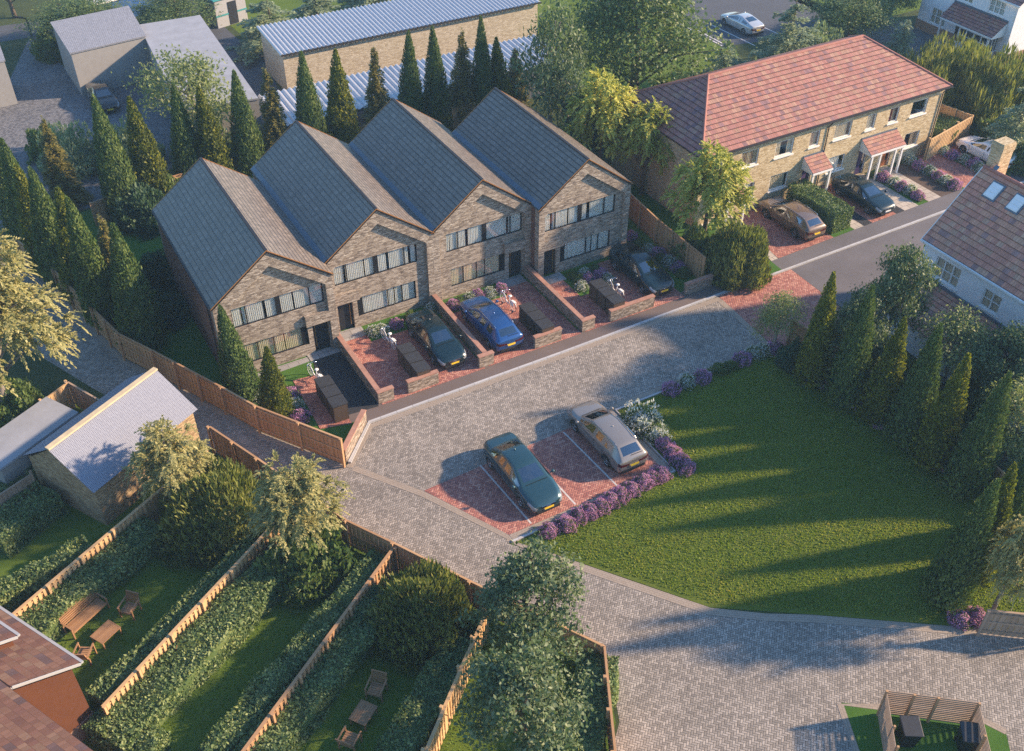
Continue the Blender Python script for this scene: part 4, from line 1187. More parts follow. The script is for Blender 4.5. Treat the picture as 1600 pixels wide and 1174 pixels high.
gwall('long brick dividing wall right of the black tarmac drive', (14.27, 39.12), (14.27, 45.4))
gwall('long brick dividing wall between the dark teal car and the blue estate car', (20.68, 39.12), (20.68, 45.4))
gwall('long brick dividing wall between the third and fourth houses', (27.02, 39.12), (27.02, 45.4))
gwall('short brick wall stub at the corner of the black tarmac drive', (14.16, 38.98), (15.06, 38.98))
gwall('short brick wall in front of the bins beside the dark teal car', (15.9, 38.98), (17.7, 38.98))
gwall('short brick wall stub to the left of the blue estate car', (20.2, 38.98), (21.1, 38.98))
gwall('short brick wall in front of the bins beside the blue estate car', (23.75, 38.98), (25.5, 38.98))
gwall('short brick wall stub by the third house, left of the bins with the wide wall', (26.9, 38.98), (27.75, 38.98))
gwall('wide low brick wall in front of the bins and the bicycle of the fourth house', (28.85, 38.98), (31.95, 38.98))
gwall('low brick wall with a shaded stone face at the foot of the tall fence', (34.3, 38.98), (36.3, 38.98))
gwall('angled low brick wall where the long lane fence meets the kerb', (10.92, 35.76), (12.98, 37.98), .85)

# ----------------------------------------------------------------------- cars
def car_shape(kind):
    """stations from tail to nose: x, half width, sill z, belt z, top z, top half width"""
    if kind == 'saloon':
        return [(-2.36, .70, .36, .74, .86, .58), (-2.28, .80, .28, .80, .95, .66), (-2.0, .88, .23, .86, 1.01, .72), (-1.62, .91, .20, .88, 1.05, .70),
                (-1.55, .91, .20, .88, 1.08, .685), (-.86, .915, .20, .90, 1.36, .57), (-.78, .915, .20, .90, 1.375, .565), (-.34, .92, .20, .90, 1.41, .56), (-.26, .92, .20, .90, 1.41, .56), (.22, .92, .20, .90, 1.38, .565), (.28, .92, .20, .90, 1.36, .575),
                (1.20, .915, .20, .88, .98, .70), (1.30, .912, .20, .87, .945, .72), (1.75, .90, .22, .80, .89, .70), (2.12, .86, .24, .70, .80, .64), (2.30, .76, .28, .60, .69, .55), (2.36, .64, .36, .52, .60, .45)], (-1.42, 1.38)
    if kind == 'wagon':
        return [(-2.46, .70, .38, .76, .86, .60), (-2.42, .82, .30, .84, .95, .66), (-2.36, .88, .25, .89, 1.00, .67), (-2.31, .895, .23, .90, 1.04, .665),
                (-1.76, .91, .22, .91, 1.37, .57), (-1.68, .912, .22, .91, 1.40, .565), (-.95, .92, .22, .91, 1.455, .565), (-.87, .92, .22, .91, 1.455, .565), (-.20, .925, .22, .91, 1.46, .57), (-.12, .925, .22, .91, 1.46, .57), (.30, .925, .22, .90, 1.42, .575), (.36, .925, .22, .90, 1.40, .585),
                (1.24, .92, .22, .89, 1.00, .71), (1.34, .917, .22, .88, .965, .73), (1.84, .90, .24, .82, .92, .71), (2.22, .85, .26, .72, .83, .64), (2.40, .75, .30, .62, .70, .55), (2.46, .62, .38, .54, .61, .45)], (-1.42, 1.42)
    # low fastback coupe
    return [(-2.32, .70, .36, .76, .90, .56), (-2.24, .81, .28, .84, .98, .64), (-1.95, .90, .22, .90, 1.05, .69), (-1.72, .92, .20, .90, 1.09, .67), (-1.65, .92, .20, .90, 1.12, .655),
            (-.66, .915, .19, .88, 1.33, .555), (-.58, .915, .19, .88, 1.34, .55), (-.40, .91, .19, .88, 1.355, .545), (-.32, .91, .19, .88, 1.355, .545), (.10, .915, .19, .87, 1.33, .55), (.18, .915, .19, .87, 1.30, .56),
            (1.16, .925, .19, .86, .96, .70), (1.26, .925, .19, .85, .925, .72), (1.70, .915, .21, .80, .87, .70), (2.08, .87, .23, .70, .78, .64), (2.26, .77, .28, .60, .67, .55), (2.33, .64, .36, .52, .58, .44)], (-1.36, 1.40)


def make_car(kind, label, paintm, loc, face_front_y, roofm=None, dark_trim=False, plate='plate', rings=False, scale=1.0):
    st, (wr, wf) = car_shape(kind)
    back, front, sides = (3, 11, {5, 7, 9, 10, 11}) if kind == 'wagon' else (4, 10, {4, 6, 8, 9, 10})
    ir, iw = 5, front + 1
    # section points, right half: y, z
    def sec(s):
        x, w, zb, be, tp, yt = s
        cab = tp - be > .14
        gl = .035 if cab else .25 * (tp - be)
        gt = .055 if cab else .25 * (tp - be)
        yb = w * .955
        f = lambda z: yb + (yt - yb) * (z - be) / max(.01, tp - be)
        return [(0, zb), (w * .86, zb), (w * .97, zb + .10), (w, zb + .30 * (be - zb) + .06), (w * .985, be - .07), (yb, be), (f(be + gl), be + gl), (f(tp - gt), tp - gt), (yt, tp - .012), (yt * .93, tp + .006), (0, tp + .035)]
    bm = bmesh.new()
    rows = []
    for s in st:
        h = sec(s)
        full = [(y, z) for y, z in h] + [(-y, z) for y, z in h[-2:0:-1]]
        rows.append([bm.verts.new((s[0], y, z)) for y, z in full])
    n = len(rows[0])
    H = 11
    for i in range(len(st) - 1):
        for j in range(n):
            f = bm.faces.new((rows[i][j], rows[i][(j + 1) % n], rows[i + 1][(j + 1) % n], rows[i + 1][j]))
            k = j if j < H - 1 else n - 1 - j           # strip number counted from the sill
            mi = 2 if (k == 6 and i in sides) else 1 if (k == 9 and i == front) else 3 if (k == 9 and i == back) else 0
            f.material_index = mi
    # the sloping windscreen and back window
    for cap, rv in ((0, True), (len(st) - 1, False)):
        r = rows[cap]
        for j in range(0, H - 1):
            a, b = r[j], r[j + 1]
            c, d = r[(n - j - 1) % n], r[(n - j) % n]
            vs = [a, b, c, d] if j > 0 and j < H - 2 else ([a, b, c] if j == 0 else [a, b, d])
            vs = list(dict.fromkeys(vs))
            try: bm.faces.new(vs if rv else vs[::-1])
            except ValueError: pass
    bmesh.ops.recalc_face_normals(bm, faces=bm.faces)
    me = bpy.data.meshes.new('car_cage')
    bm.to_mesh(me)
    bm.free()
    # the real glazing strips: by position
    o = bpy.data.objects.new('car_cage', me)
    COL.objects.link(o)
    md = o.modifiers.new('s', 'SUBSURF')
    md.levels = md.render_levels = 2
    dg = bpy.context.evaluated_depsgraph_get()
    ev = bpy.data.meshes.new_from_object(o.evaluated_get(dg))
    bpy.data.objects.remove(o)
    V = [v.co.copy() for v in ev.vertices]
    xs = [s[0] for s in st]
    lens = st
    parts = {}
    tail, nose = st[0][0], st[-1][0]
    def station(x):
        for i in range(len(st) - 1):
            if st[i][0] <= x <= st[i + 1][0]:
                q = (x - st[i][0]) / (st[i + 1][0] - st[i][0])
                return [st[i][m] + (st[i + 1][m] - st[i][m]) * q for m in range(6)]
        return st[0] if x < tail else st[-1]
    for p in ev.polygons:
        c = p.center
        key = ['body', 'windscreen', 'side_window', 'rear_window'][p.material_index]
        s = station(c.x)
        if key == 'body':
            for wx in (wr, wf):
                if (c.x - wx) ** 2 + (c.z - .32) ** 2 < .362 ** 2 and abs(c.y) > .5 and c.z < .72: key = None
            if key and c.x > nose - .40 and c.x < nose - .02 and abs(c.y) > .40 and s[3] - .10 < c.z < s[3] + .02: key = 'headlight_l' if c.y > 0 else 'headlight_r'
            if key == 'body' and c.x < tail + .14 and abs(c.y) > .36 and s[3] - .16 < c.z < s[3] - .0: key = 'tail_light_l' if c.y > 0 else 'tail_light_r'
        if key == 'side_window': key += '_l' if c.y > 0 else '_r'
        if key: parts.setdefault(key, []).append(p.index)
    t = thing('parked_car', label, 'car', loc, R(-90) if face_front_y < 0 else R(90))
    mats = {'body': paintm, 'windscreen': 'carglass', 'side_window': 'carglass', 'rear_window': 'carglass', 'headlight': 'lamp', 'tail_light': 'tail'}
    for key, idx in parts.items():
        nm = key[:-2] if key[-2:] in ('_l', '_r') else key
        used = sorted({v for i in idx for v in ev.polygons[i].vertices})
        mp = {v: k for k, v in enumerate(used)}
        m2 = bpy.data.meshes.new(nm)
        m2.from_pydata([V[v] for v in used], [], [[mp[v] for v in ev.polygons[i].vertices] for i in idx])
        m2.materials.append(M[mats[nm]])
        m2.polygons.foreach_set('use_smooth', [True] * len(m2.polygons))
        mesh_obj(nm, m2, t)
    bpy.data.meshes.remove(ev)
    # cabin, wheels, arches, small parts
    cb = MB()
    cab0, cab1 = st[ir][0], st[iw][0]
    be = st[ir + 2][3]
    cb.box(cab0 - .3, -.80, .40, cab1 + .1, .80, be - .22)
    for x in ((-.85, .12) if kind != 'wagon' else (-.75, .25)):
        for y in (-.38, .38):
            cb.box(x - .25, y - .25, be - .22, x + .22, y + .25, be - .12)
            cb.box(x - .36, y - .24, be - .22, x - .22, y + .24, be + .16)
            cb.box(x - .36, y - .11, be + .18, x - .26, y + .11, be + .30)
    cb.build('seats', M['seat'], t)
    MB().box(cab1 - .28, -.74, be - .15, cab1 + .42, .74, be - .02).build('dashboard', M['trim'], t)
    for wx in (wr, wf):
        w = station(wx)[1]
        for s in (-1, 1):
            wh = thing_part('wheel', t, (wx, s * (w - .115), .325))
            MB().lathe((0, -.10, 0), (0, 1, 0), [(.215, 0), (.31, .0), (.325, .025), (.325, .175), (.31, .20), (.215, .20)], 28, 0, False).build('tyre', M['tyre'], wh, smooth=False)
            rm = MB()
            rm.ring((0, s * .085, 0), (0, 1, 0), .222, .014, 28, 6)
            for q in range(5):
                a = 2 * math.pi * q / 5 + .3
                for da in (-.09, .09):
                    rm.bar((math.cos(a) * .05, s * .088, math.sin(a) * .05), (math.cos(a + da) * .215, s * .082, math.sin(a + da) * .215), .030, .02, up=(0, 1, 0))
            rm.lathe((0, s * .075, 0), (0, s, 0), [(.06, 0), (.05, .022), (.001, .024)], 14)
            rm.build('rim', M['rim'], wh)
            MB().lathe((0, s * .03, 0), (0, s, 0), [(.215, 0), (.214, .01), (.001, .01)], 24).build('brake_disc', M['trim'], wh)
            ar = MB()
            vs, fs = [], []
            for q in range(17):
                a = math.pi * (q / 16) * 1.12 - .19
                for rr, yy in ((.345, w - .05), (.345, w + .012), (.40, w + .006), (.405, w - .06)):
                    vs.append((wx + rr * math.cos(a), s * yy, .32 + rr * math.sin(a)))
            for q in range(16):
                for m in range(3): fs.append((q * 4 + m, q * 4 + m + 1, q * 4 + m + 5, q * 4 + m + 4))
            ar.add(vs, fs)
            well = [(wx + .37 * math.cos(math.pi * q / 12), s * yy, .32 + .37 * math.sin(math.pi * q / 12)) for q in range(13) for yy in (.45, w - .03)]
            ar.add(well, [(2 * q, 2 * q + 1, 2 * q + 3, 2 * q + 2) for q in range(12)], 1)
            ar.build('wheel_arch', [M['trim'] if dark_trim else M[paintm], M['trim']], t, smooth=True)
    w = st[iw][1]
    for s in (-1, 1):
        mr = MB().lathe((st[iw][0] - .22, s * (w + .12), st[iw][3] + .10), (1, 0, 0), [(.02, -.07), (.075, -.06), (.09, 0), (.07, .07), (.02, .10)], 12)
        mr.bar((st[iw][0] - .22, s * (w - .03), st[iw][3] + .05), (st[iw][0] - .22, s * (w + .1), st[iw][3] + .09), .05, .03)
        mr.build('mirror', M[paintm], t, smooth=True)
    zs = st[0][2]
    MB().box(tail - .02, -.66, .24, tail + .22, .66, .40).build('bumper_trim', M['trim'], t, bevel=.02)
    MB().box(nose - .22, -.60, .22, nose + .015, .60, .36).build('bumper_trim', M['trim'], t, bevel=.02)
    for x, sg, zz in ((nose + .022, 1, .43), (tail - .012, -1, .60)):
        p = MB().box(x - .03, -.26, zz - .055, x, .26, zz + .055)
        po = p.build('number_plate', M[plate], t)
        MB().box(x - .001, -.258 if sg > 0 else .212, zz - .053, x + .004, -.212 if sg > 0 else .258, zz + .053).build('plate_badge', M['blue'], po) if sg > 0 else MB().box(x - .034, .212, zz - .053, x - .0305, .258, zz + .053).build('plate_badge', M['blue'], po)
    gr = MB().box(nose - .10, -.34, .48, nose + .012, .34, .61)
    go = gr.build('grille', M['black'], t)
    MB().bar((nose + .005, -.35, .615), (nose + .005, .35, .615), .02, .015).build('grille_trim', M['chrome'], go)
    if rings:
        rg_ = MB()
        for q in range(4): rg_.ring((nose + .016, (q - 1.5) * .055, .56), (1, 0, 0), .036, .006, 14, 6)
        rg_.build('badge', M['chrome'], go)
    else:
        MB().lathe((nose + .010, 0, .57), (1, 0, 0), [(.04, 0), (.03, .012), (.001, .014)], 12).build('badge', M['chrome'], go)
    for s in (-1, 1):
        for x in ((-.15, -1.0) if kind != 'wagon' else (.1, -.95)):
            q = station(x)
            MB().box(x - .09, s * (q[1] * .985) - .012, q[3] - .10, x + .09, s * (q[1] * .985) + .012, q[3] - .075).build('door_handle', M[paintm], t)
    # the shut lines of the doors
    ln = MB()
    for s in (-1, 1):
        for x in ((.98, -.30, -1.02) if kind == 'wagon' else (.95, -.36)):
            q = sec(station(x))
            ln.tube([(x, s * (y + .002), z) for y, z in q[2:6]], .006, 5)
    ln.build('door_gap', M['black'], t)
    if kind == 'wagon':
        for s in (-1, 1):
            rl = MB().tube([(-1.7, s * .56, 1.40), (-1.6, s * .57, 1.47), (-.9, s * .575, 1.50), (.2, s * .58, 1.485), (.36, s * .575, 1.43)], .016, 8)
            rl.build('roof_rail', M['chrome'], t)
        MB().bar((tail + .16, -.55, 1.07), (tail + .16, .1, 1.10), .02, .02).build('wiper', M['black'], t)
    MB().lathe((st[iw - 3][0] - .4, 0, st[iw - 3][4] + .02), (0, 0, 1), [(.05, 0), (.03, .03), (.001, .06)], 10).build('aerial', M[paintm], t)
    wip = MB()
    xw, zw = st[iw][0], st[iw][4]
    wip.bar((xw + .03, -.5, zw + .04), (xw + .03, .05, zw + .055), .018, .018).bar((xw + .03, .08, zw + .05), (xw + .03, .6, zw + .04), .018, .018)
    wip.build('wiper', M['black'], t)
    if scale != 1.0: t.scale = (scale,) * 3
    return t


def thing_part(name, parent, loc):
    """a part that carries sub-parts: a hub mesh with its own place"""
    o = MB().lathe((0, -.05, 0), (0, 1, 0), [(.05, 0), (.05, .1)], 8).build(name, M['trim'], parent)
    o.location = loc
    return o


ZP = .087
make_car('saloon', 'teal saloon parked nose forward in the middle of the red parking bays', 'teal', (17.95, 30.35, .02), -1, rings=True, scale=1.06)
make_car('wagon', 'bronze estate car reversed into the parking bay beside the lawn', 'tan', (22.98, 30.62, .02), 1, dark_trim=True, scale=1.02)
make_car('saloon', 'dark teal saloon on the red drive between the second house and its bins', 'darkteal', (19.02, 41.88, ZP), -1, rings=True)
make_car('wagon', 'blue estate car on the red drive of the third house', 'blue', (22.42, 41.72, ZP), 1)
make_car('coupe', 'glossy dark teal coupe on the drive of the fourth brick house, beside the tall fence', 'darkteal', (33.08, 41.85, ZP), -1, scale=1.05)
make_car('wagon', 'brown estate car on the red drive left of the clipped hedge', 'brown', (45.42, 42.15, .014), 1, dark_trim=True)
make_car('coupe', 'black coupe with a teal bonnet between the clipped hedge and the porch of four posts', 'darkteal', (51.75, 42.0, .014), -1, plate='white')
make_car('coupe', 'white coupe partly hidden behind the yellow brick chimney', 'whitecar', (64.2, 42.1, .014), 1)
make_car('coupe', 'black car in front of the tall grey rendered block', 'blackcar', (9.98, 83.3, .01), -1)
make_car('coupe', 'silver car in the far car park behind the cedar', 'silver', (64.75, 70.7, .01), 1)


# ----------------------------------------------------------------------- bins
def bin_proto(label, loc):
    t = thing('storage_bin', label, 'bin', loc, 0, 'wooden bins in rows of three by the houses')
    b = MB().box(-.37, -.39, 0.0, .37, .39, 1.02)
    for s in (-1, 1):
        for y in (-.39, .33): b.box(s * .37 - .02 if s > 0 else -.39, y, 0, .39 if s > 0 else -.35, y + .06, 1.02)
    b.build('body', M['binwood'], t)
    l = MB().prism([(-.43, -.41), (.43, -.41), (.43, .41), (-.43, .41)], [1.03, 1.03, 1.03, 1.03], [1.13, 1.10, 1.10, 1.13])
    l.build('lid', M['binlid'], t, bevel=.02)
    d = MB().box(-.392, -.33, .08, -.375, .33, .95).build('door', M['binwood'], t)
    MB().box(-.41, .2, .5, -.392, .28, .6).build('handle', M['black'], d)
    return t


rowx = [(11.98, 'first house'), (16.93, 'second house'), (24.68, 'third house'), (29.52, 'fourth house')]
pos = ['nearest the road', 'in the middle', 'nearest the front door']
B0 = None
for x, h in rowx:
    for k in range(3):
        y = 39.0 + .90 * k + (0.0 if x < 12 else .42)
        lb = 'dark bin of three outside the %s, the one %s' % (h, pos[k])
        if B0 is None: B0 = bin_proto(lb, (x, y, ZP))
        else: dup(B0, (x, y, ZP), 0, lb)


# ------------------------------------------------------------------- bicycles
def bicycle(label, loc, rz):
    t = thing('bicycle', label, 'bicycle', loc, rz, 'white bicycles beside the bins')
    for x in (-.54, .54):
        w = MB().ring((x, 0, .34), (0, 1, 0), .325, .017, 28, 6)
        wo = w.build('wheel', M['trim'], t, smooth=True)
        sp = MB().ring((x, 0, .34), (0, 1, 0), .305, .012, 28, 6)
        for q in range(12):
            a = 2 * math.pi * q / 12
            sp.tube([(x, 0, .34), (x + .30 * math.cos(a), 0, .34 + .30 * math.sin(a))], .004, 4)
        sp.build('rim', M['white'], wo)
        MB().tube([(x + .37 * math.cos(a), 0, .34 + .37 * math.sin(a)) for a in np.linspace(.5, 2.7, 9)], .022, 5).build('mudguard', M['white'], wo)
    f = MB()
    f.tube([(.54, 0, .34), (.42, 0, .66), (.36, 0, .92)], .022, 8)
    f.tube([(.41, 0, .68), (.22, 0, .40), (-.05, 0, .30)], .028, 8)
    f.tube([(.43, 0, .60), (.2, 0, .30), (-.05, 0, .28)], .022, 8)
    f.tube([(-.05, 0, .28), (-.20, 0, .85)], .022, 8)
    f.tube([(-.05, 0, .28), (-.54, 0, .34), (-.16, 0, .70)], .018, 8)
    f.build('frame', M['white'], t, smooth=True)
    MB().tube([(.24, -.28, .98), (.36, -.18, 1.0), (.38, 0, .96), (.36, .18, 1.0), (.24, .28, .98)], .018, 8).build('handlebar', M['chrome'], t, smooth=True)
    MB().lathe((-.22, 0, .86), (0, 0, 1), [(.05, 0), (.11, .03), (.12, .06), (.06, .09)], 12).build('saddle', M['white'], t, smooth=True)
    rk = MB().box(-.74, -.07, .70, -.40, .07, .73)
    rk.box(-.70, -.13, .50, -.44, -.08, .69).box(-.70, .08, .50, -.44, .13, .69)
    rk.build('pannier', M['white'], t, bevel=.02)
    MB().ring((-.05, 0, .28), (0, 1, 0), .09, .01, 16, 5).tube([(-.05, .02, .28), (-.05, .10, .12), (-.05, .2, .12)], .012, 5).tube([(-.05, -.02, .28), (-.05, -.10, .44), (-.05, -.2, .44)], .012, 5).build('crank', M['chrome'], t)
    return t


b1 = bicycle('white bicycle between the black tarmac drive and the bins of the first house', (12.0, 42.35, ZP), R(100))
dup(b1, (16.75, 43.3, ZP), R(96), 'white bicycle behind the bins of the second house, beside the dark teal car')
dup(b1, (24.42, 43.15, ZP), R(94), 'white bicycle right of the blue estate car')
dup(b1, (30.6, 41.0, ZP), R(92), 'white bicycle behind the wide low wall, left of the black coupe')


# ------------------------------------------------------------- garden furniture
def seat_set(name, label, cat, loc, rz, width):
    t = thing(name, label, cat, loc, rz)
    w = width / 2
    sm = MB()
    for k in range(6): sm.box(-w + .05, -.30 + k * .095, .40, w - .05, -.30 + k * .095 + .078, .425)
    sm.box(-w + .04, -.31, .33, w - .04, -.28, .395).box(-w + .04, .25, .33, w - .04, .28, .395)
    sm.build('seat', M['teak'], t)
    bm = MB()
    for k in range(5): bm.bar((-w + .05, .28 + .028 * k, .50 + k * .085), (w - .05, .28 + .028 * k, .50 + k * .085), .02, .07)
    for x in ([-w + .03, w - .03] if width < 1 else [-w + .03, 0, w - .03]): bm.bar((x, .285, .40), (x, .43, .92), .05, .035)
    bm.bar((-w, .435, .92), (w, .435, .92), .05, .05)
    bm.build('backrest', M['teak'], t)
    for s in (-1, 1):
        for y in (-.28, .28): MB().box(s * w - .028, y - .028, 0, s * w + .028, y + .028, .62 if y < 0 else .44).build('leg', M['teak'], t)
        MB().bar((s * w, -.34, .645), (s * w, .36, .665), .06, .03).build('armrest', M['teak'], t)
    return t


def low_table(label, loc, rz, lx, ly):
    t = thing('garden_table', label, 'table', loc, rz)
    m = MB()
    n = 7
    for k in range(n): m.box(-lx / 2 + .05, -ly / 2 + .05 + (ly - .1) * k / n + .005, .40, lx / 2 - .05, -ly / 2 + .05 + (ly - .1) * (k + 1) / n - .005, .425)
    m.box(-lx / 2, -ly / 2, .395, -lx / 2 + .05, ly / 2, .43).box(lx / 2 - .05, -ly / 2, .395, lx / 2, ly / 2, .43)
    m.box(-lx / 2 + .05, -ly / 2, .395, lx / 2 - .05, -ly / 2 + .05, .43).box(-lx / 2 + .05, ly / 2 - .05, .395, lx / 2 - .05, ly / 2, .43)
    m.build('tabletop', M['teak'], t)
    for x in (-1, 1):
        for y in (-1, 1): MB().box(x * (lx / 2 - .05) - .025, y * (ly / 2 - .05) - .025, 0, x * (lx / 2 - .05) + .025, y * (ly / 2 - .05) + .025, .394).build('leg', M['teak'], t)
    return t


GA = math.atan2(3.54, 6.2)
seat_set('garden_bench', 'long timber garden bench with its back to the hedge', 'bench', (-2.25, 32.30, 0), GA + R(0), 1.85)
low_table('low slatted timber table in front of the garden bench', (-1.72, 30.98, 0), GA, 1.0, .75)
seat_set('garden_chair', 'timber armchair at the right end of the garden bench', 'chair', (-.55, 31.75, 0), GA - R(75), .62)
seat_set('garden_chair', 'timber armchair at the near end of the slatted table, beside the orange house', 'chair', (-2.72, 30.35, 0), GA + R(118), .62)
G2 = math.atan2(6.2, 8.9)
low_table('low slatted timber table between two armchairs in the narrow shaded garden', (6.1, 22.2, 0), G2, .95, .75)
seat_set('garden_chair', 'timber armchair above the table in the narrow shaded garden', 'chair', (6.98, 22.95, 0), G2 - R(80), .66)
seat_set('garden_chair', 'timber armchair below the table in the narrow shaded garden', 'chair', (5.2, 21.4, 0), G2 + R(95), .66)


# --------------------------------------------------------- slatted bin screen
def bin_screen():
    A, B, Cc = Vector((23.7, 12.45, 0)), Vector((26.35, 10.33, 0)), Vector((22.25, 10.55, 0))
    D = B + (Cc - A)
    t = thing('slatted_screen', 'slatted timber bin screen with open top at the bottom right', 'screen', A)
    h = 1.62
    for p, q in ((A, B), (Cc, A), (B, D)):
        d = (q - p).normalized()
        mb = MB()
        for k in range(13):
            z = .12 + k * (h - .2) / 12
            mb.bar(p - A + UP * z, q - A + UP * z, .028, .075)
        mb.build('slat_panel', M['oldfence'], t)
    d = (B - A).normalized()
    inn = (Cc - A).normalized()
    for f in (0.0, .30, .56, 1.0):
        p = A.lerp(B, f) - A + inn * .08
        MB().bar(p, p + UP * (h + .05), .09, .09, up=d).build('post', M['fence'], t)
    for p, o in ((Cc.lerp(A, .35), -.07), (Cc, -.07), (D, .07), (B.lerp(D, .6), .07)):
        q = p - A - d * o
        MB().bar(q, q + UP * (h + .03), .08, .08, up=d).build('post', M['fence'], t)


bin_screen()


def wheelie(label, loc, rz):
    t = thing('wheeled_bin', label, 'bin', loc, rz)
    b = MB()
    vs = [(-.26, -.30, .05), (.26, -.30, .05), (.26, .28, .05), (-.26, .28, .05), (-.34, -.40, 1.0), (.34, -.40, 1.0), (.34, .34, 1.0), (-.34, .34, 1.0)]
    b.add(vs, [(3, 2, 1, 0), (4, 5, 6, 7), (0, 1, 5, 4), (1, 2, 6, 5), (2, 3, 7, 6), (3, 0, 4, 7)])
    b.build('body', M['black'], t, bevel=.03)
    l = MB().prism([(-.37, -.44), (.37, -.44), (.37, .40), (-.37, .40)], [1.01, 1.01, 1.05, 1.05], [1.06, 1.06, 1.12, 1.12])
    l.build('lid', M['binlid'], t, bevel=.035)
    MB().tube([(-.3, .42, 1.06), (.3, .42, 1.06)], .02, 8).build('handle', M['black'], t)
    for s in (-1, 1): MB().lathe((s * .25, .28, .10), (s, 0, 0), [(.10, 0), (.10, .05)], 16).build('wheel', M['trim'], t)
    return t


wheelie('black wheeled bin at the left inside the slatted screen', (23.75, 11.05, .012), R(-32))
wheelie('blue black wheeled bin at the right inside the slatted screen', (25.5, 9.75, .012), R(-38))

# --------------------------------------------------------------------- plants
def nrm(a):
    return a / np.maximum(1e-6, np.linalg.norm(a, axis=1))[:, None]


def leaf_quads(P, D, N, L, W):
    """diamond leaves: centre P, long axis D, near normal N"""
    D = nrm(D)
    B = nrm(np.cross(N, D))
    L = np.broadcast_to(np.asarray(L, float), (len(P),))[:, None] / 2
    W = np.broadcast_to(np.asarray(W, float), (len(P),))[:, None] / 2
    q = np.stack([P - D * L, P + B * W, P + D * L, P - B * W], 1)
    return q.reshape(-1, 3)


def rnd3(rg, n):
    return nrm(rg.normal(size=(n, 3)))


def lathe_quads(prof, n=14, wob=0.0, rg=None):
    """separate quads of a rough core, prof: (r, z)"""
    q = []
    for (r0, z0), (r1, z1) in zip(prof[:-1], prof[1:]):
        for i in range(n):
            a, b = 2 * math.pi * i / n, 2 * math.pi * (i + 1) / n
            q += [(r0 * math.cos(a), r0 * math.sin(a), z0), (r0 * math.cos(b), r0 * math.sin(b), z0), (r1 * math.cos(b), r1 * math.sin(b), z1), (r1 * math.cos(a), r1 * math.sin(a), z1)]
    return np.array(q)


def spire(name, h, Rb, n, L, W, lump, mat, seed, tight=.9):
    """cypress / thuja crown: leaf sprays over a lumpy cone"""
    rg = np.random.default_rng(seed)
    rt = lambda t: Rb * np.minimum(1, (np.maximum(t, 0) / .10 + .45)) * np.power(np.clip(1 - t, 0, 1), .76) * (1 + .12 * np.sin(np.pi * t)) + .05
    t = rg.random(n * 3)
    t = t[rg.random(n * 3) < (rt(t) / Rb + .12)][:n]
    m = len(t)
    a = rg.random(m) * 2 * np.pi
    ph = rg.random(6) * 6
    bump = (np.sin(3 * a + 9 * t + ph[0]) * np.sin(14 * t + ph[1]) + .7 * np.sin(7 * a + ph[2] + 23 * t) * np.sin(31 * t + ph[3]) + .5 * np.sin(13 * a - 40 * t + ph[4]))
    r = rt(t) * (1 + lump * bump * .45) * (1 - .28 * rg.random(m) ** 2.2) * (1 + .22 * rg.random(m) ** 7)
    O = np.stack([np.cos(a), np.sin(a), np.zeros(m)], 1)
    P = O * r[:, None]
    P[:, 2] = .12 + t * (h - .15)
    N = nrm(O + np.array([0, 0, .35]) + rnd3(rg, m) * .55)
    D = np.array([0, 0, tight]) + O * .35 + rnd3(rg, m) * .55
    sz = rg.uniform(.7, 1.25, m) * (1 - .35 * t)
    q = leaf_quads(P, D, N, L * sz, W * sz)
    core = lathe_quads([(float(rt(np.array([x]))[0]) * .74, .12 + x * (h - .3)) for x in np.linspace(0, .97, 12)])
    return np_mesh(name, np.concatenate([q, core]), 4, M[mat])


def tiers(name, h, Rb, mat, seed, rows, per, droop, L, W, dens, flat=.25, top=.9):
    """layered conifer: branches in whorls, leaf sprays along them"""
    rg = np.random.default_rng(seed)
    Ps, Ds, Ns = [], [], []
    for k in range(rows):
        t = (k + .3) / rows
        z = h * (.06 + .92 * t)
        rad = Rb * (1 - t) ** top + .10
        for b in range(max(4, int(per * (1 - .55 * t)))):
            a = rg.random() * 6.283
            ln = rad * rg.uniform(.65, 1.1)
            m = max(5, int(dens * ln))
            s = rg.random(m) ** .7
            o = np.array([math.cos(a), math.sin(a), 0])
            sd = np.array([-math.sin(a), math.cos(a), 0])
            wd = .30 * ln * (1.05 - s) + .06
            p = o * (s * ln)[:, None] + sd * (rg.normal(size=m) * wd * .6)[:, None]
            p[:, 2] += z + rg.normal() * h * .012 - droop * ln * s ** 2 + rg.normal(size=m) * flat * .25
            Ps.append(p)
            Ds.append(o * .8 + sd * (rg.normal(size=m) * .7)[:, None] + np.array([0, 0, -.25 * droop]) + rnd3(rg, m) * .3)
            Ns.append(np.array([0, 0, 1.]) + rnd3(rg, m) * .55)
    P, D, N = map(np.concatenate, (Ps, Ds, Ns))
    sz = rg.uniform(.7, 1.3, len(P))
    return np_mesh(name, leaf_quads(P, D, N, L * sz, W * sz), 4, M[mat])


